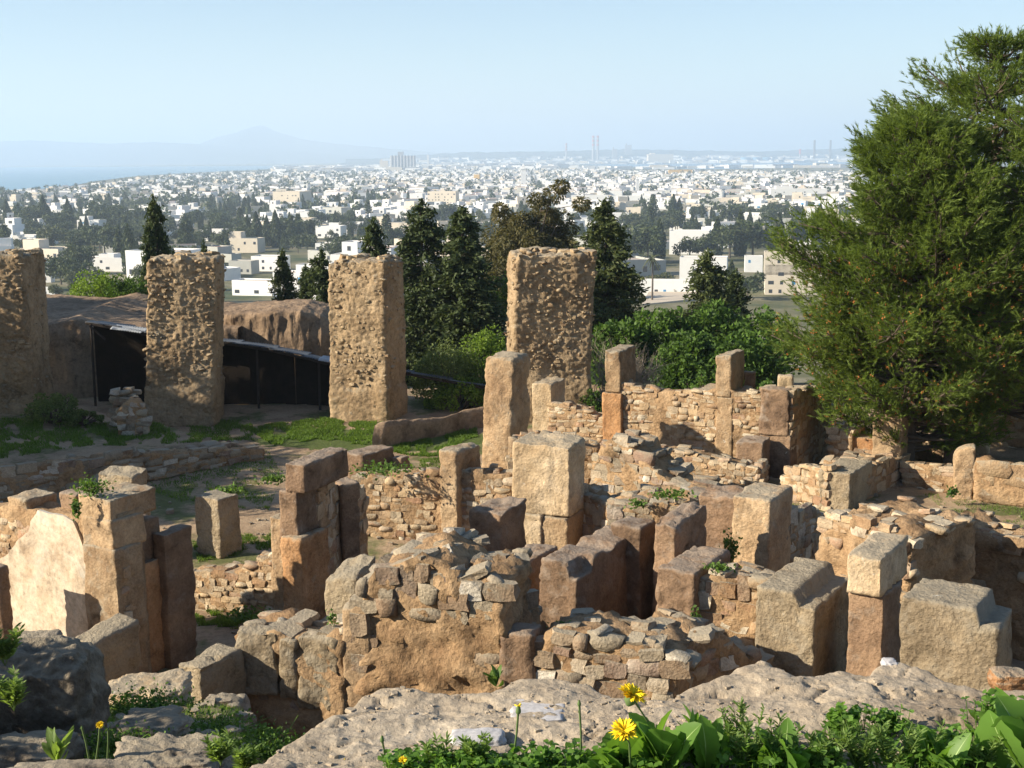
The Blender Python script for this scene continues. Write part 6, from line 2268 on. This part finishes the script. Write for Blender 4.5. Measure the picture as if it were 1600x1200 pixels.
flower('open yellow flower seen from the side above the broad leaves', 988, 1086, 28, 1.55, (0.35, -0.15), (1030, 1190))
flower('open yellow flower low among the broad leaves', 975, 1142, 27, 1.5, (-0.1, -0.35), (985, 1200))
flower('small yellow flower at the left end of the herbs', 630, 1188, 9, 1.55, (0.1, -0.5), (632, 1215))
flower('closed yellow bud on a pale stem before the white stone', 810, 1108, 13, 1.56, (0.05, 0), (800, 1200), bud='tip', open_=0.3)
flower('thin green bud on a bare stem left of the yellow flower', 905, 1098, 9, 1.56, (0, 0), (908, 1200), bud=True)
flower('green bud on a short stem at the left of the ledge', 597, 1154, 10, 1.6, (0, 0), (602, 1205), bud=True)
flower('bent dry bud near the left end of the herb border', 540, 1193, 12, 1.62, (-0.9, 0), (560, 1212), bud='tip', open_=0.2)
# ground cover that closes the gaps between the herbs
rs = np.random.RandomState(9)
parts = []
for k in range(3400):
    px = rs.uniform(590, 1680) if k < 2500 else rs.uniform(1650, 3000)
    py = rs.uniform(tipy(px) + 42, 1330)
    if py > 1195 or rs.rand() < 0.75:
        p = on_plane(px, py, LZ)
        z = float(LZ + 0.004)
        az = rs.uniform(0, 6.28)
        L = px_m(rs.uniform(14, 36))
        h = rs.uniform(0.003, px_m(26))
        b = np.array((p.x, p.y, z + h * 0.4))
        parts.append(blade(b, b + np.array((math.cos(az) * L * 0.7, math.sin(az) * L * 0.7, L * rs.uniform(0.1, 0.9))), px_m(rs.uniform(5, 13)), rs, 0.2, 0.2, 3))
v, f = join(parts)
stuff(tag(mk('ground_cover', v, f, M['fore'], smooth=True), 'tangle of small green leaves between the herbs on the ledge', 'ground cover'))

# lower left weeds and flowers, farther down the slope
flower('yellow flower on a tall stem at the lower left', 156, 1133, 8, 6.4, (0.1, -0.6), (150, 1190))
flower('unopened green flower stalk beside the lower left yellow flower', 128, 1136, 5, 6.4, (-0.3, 0), (140, 1190), bud=True)
flower('second unopened flower stalk at the lower left', 169, 1140, 5, 6.4, (0, 0), (168, 1185), bud=True)
broad_herb('grey-green leafy weed left of the yellow flower at the lower left', 90, 1190, 14, 60, 14, 560, 'fore2', up=1.3, Y=6.5, name='weed')
broad_herb('bright weed at the foot of the front wall', 405, 1165, 14, 46, 18, 561, 'weed', up=1.4, Y=13.5, name='weed')
feather_herb('spiky grass tuft left of the rock ledge end', 345, 1195, 16, 50, 562, 'fore2', Y=5.2)
feather_herb('spiky grass tuft at the bottom edge by the ledge end', 385, 1206, 14, 44, 563, 'fore2', Y=5.0)
broad_herb('dark leafy weed left of the front wall foot', 330, 1165, 18, 40, 14, 564, 'fore', up=1.2, Y=11.5, name='weed')
feather_herb('shaded weed at the left frame edge above the boulder', 8, 1040, 16, 70, 565, 'fore2', Y=8.2)
feather_herb('tall shaded weed on the left frame edge beside the boulder', 22, 1110, 16, 60, 566, 'fore2', Y=7.4)
broad_herb('small weed growing from the foot of the rubble heap', 775, 1072, 12, 34, 12, 567, 'weed', up=1.0, Y=15.6, name='weed')


def weed(label, px, py, Y, wpx, hpx, n, seed, mat='weed', hang=False):
    rs = np.random.RandomState(seed)
    p = at(px, py, Y)
    k = Y / FPX
    o = thing('weed', label, 'plant', p)
    C = rs.normal(size=(n, 3)) * np.array((wpx * 0.27, wpx * 0.18, hpx * 0.25)) * k + np.array((0, -0.03, (-0.4 if hang else 0.4) * hpx * k))
    V, F = leaf_cloud(C, 7 * k, 4 * k, rs)
    mk('leaves', V, F, M[mat], o)
    st = [tube([(0, 0, 0), tuple(C[i] * 0.5), tuple(C[i])], [0.006, 0.005, 0.003], 3) for i in range(0, n, 12)]
    v, f = join(st)
    mk('stems', v, f, M['weed'], o)
    return o


weed('green sprig growing on top of the big squared left pier', 146, 770, 20.2, 54, 26, 260, 601)
weed('trail of leaves hanging down the left side of the big pier', 119, 780, 20.0, 12, 36, 130, 602, hang=True)
weed('creeping plant climbing between the white-streaked block and the brown slab', 1140, 880, 21.3, 22, 56, 260, 603)
weed('leaves of the creeping plant lying on the broad brown block', 1122, 890, 18.9, 40, 12, 140, 604)
weed('small weed in the crack left of the rubble patch', 1087, 975, 17.9, 20, 30, 90, 605)
weed('low weeds on top of the low rubble wall', 880, 982, 16.6, 44, 12, 130, 606)
weed('weed by the foot of the stacked pier', 519, 972, 17.3, 16, 22, 70, 607)
weed('flowering weeds at the foot of the low sunlit rubble wall', 385, 966, 22.4, 66, 18, 260, 608)
weed('green weeds on the grass behind the sunlit coursed wall', 596, 738, 27.6, 90, 16, 240, 609)
weed('weeds on the rubble behind the pair of uprights', 1050, 776, 25.2, 50, 12, 160, 610)
weed('weeds before the white-topped rubble slope', 998, 790, 25.4, 30, 12, 100, 611)
weed('tuft of grass on the dirt court behind the lone block', 358, 772, 30.5, 46, 16, 180, 612)
weed('low tuft left of the stacked pier', 430, 752, 31.0, 40, 12, 140, 613)
weed('weed by the foot of the leaning round-topped stone', 1487, 775, 30.6, 16, 18, 80, 614)
weed('bright weeds in the lower left hollow', 225, 1118, 12.2, 140, 40, 1600, 615)
weed('bright weeds below the rounded stone at the front wall', 335, 1155, 10.6, 120, 40, 1400, 616)
weed('weeds among the rocks in the lower left corner', 190, 1172, 8.0, 130, 40, 900, 617)
weed('bright weeds right of the pointed lower left rock', 425, 1182, 8.5, 120, 50, 1100, 618)

# loose stones on the court and between the walls
rs = np.random.RandomState(31)
V, F, off = [], [], 0
for k in range(900):
    z_ = rs.rand()
    if z_ < 0.5:
        x, y = rs.uniform(-9, 9), rs.uniform(18, 36)
    elif z_ < 0.8:
        x, y = rs.uniform(3, 13), rs.uniform(20, 34)
    else:
        px, py = rs.uniform(120, 400), rs.uniform(1090, 1190)
        x, y = on_ground_fast(px, py)
    s = rs.uniform(0.02, 0.09) * (1 if rs.rand() < 0.9 else 1.8)
    q, f = STONES[rs.randint(0, 16)]
    a = rs.uniform(0, 6.28)
    c_, s_ = math.cos(a), math.sin(a)
    qq = q * np.array((s * 1.6, s, s * 0.8))
    V.append(np.stack([x + qq[:, 0] * c_ - qq[:, 1] * s_, y + qq[:, 0] * s_ + qq[:, 1] * c_, qq[:, 2] + gzf(x, y) + s * 0.2], -1))
    F.append(f + off)
    off += len(q)
stuff(tag(mk('loose_rubble', np.concatenate(V), np.concatenate(F), M['rubble_grey']), 'small loose stones strewn over the dirt between the ruins', 'rubble'))

# grit lying on the ledge
rs = np.random.RandomState(61)
V, F, off = [], [], 0
for k in range(420):
    px, py = rs.uniform(420, 1590), rs.uniform(1070, 1200)
    p = on_plane(px, py, LZ)
    if p.y > np.interp(p.x, _ex, _ey) - 0.02:
        continue
    s_ = px_m(rs.uniform(2, 7)) * (1.0 if rs.rand() < 0.93 else 2.0)
    q, f = STONES[rs.randint(0, 16)]
    zz = float(ledge_z(np.array([p.x]), np.array([p.y]))[0])
    a = rs.uniform(0, 6.28)
    qq = q * np.array((s_ * 1.4, s_, s_ * 0.7))
    V.append(np.stack([p.x + qq[:, 0] * math.cos(a) - qq[:, 1] * math.sin(a), p.y + qq[:, 0] * math.sin(a) + qq[:, 1] * math.cos(a), zz + qq[:, 2] + s_ * 0.1], -1))
    F.append(f + off)
    off += len(q)
stuff(tag(mk('grit', np.concatenate(V), np.concatenate(F), M['ledge']), 'small grit and chips lying on the sunlit rock ledge', 'grit'))

# ================================================================== the hazy air
_hm, _hnt, _hout = new_mat('haze_air')
_hv = _hnt.nodes.new('ShaderNodeVolumePrincipled')
_hv.inputs['Color'].default_value = (0.66, 0.82, 1.0, 1)
_hv.inputs['Density'].default_value = 1.5e-4
_hv.inputs['Anisotropy'].default_value = 0.1
_hnt.links.new(_hv.outputs[0], _hout.inputs['Volume'])
_h = link('haze', boxes_mesh('haze', [(-36000, -120, -58, 36000, 53000, 530)]), _hm)
stuff(tag(_h, 'thin blue-white haze over the town and gulf', 'haze'))
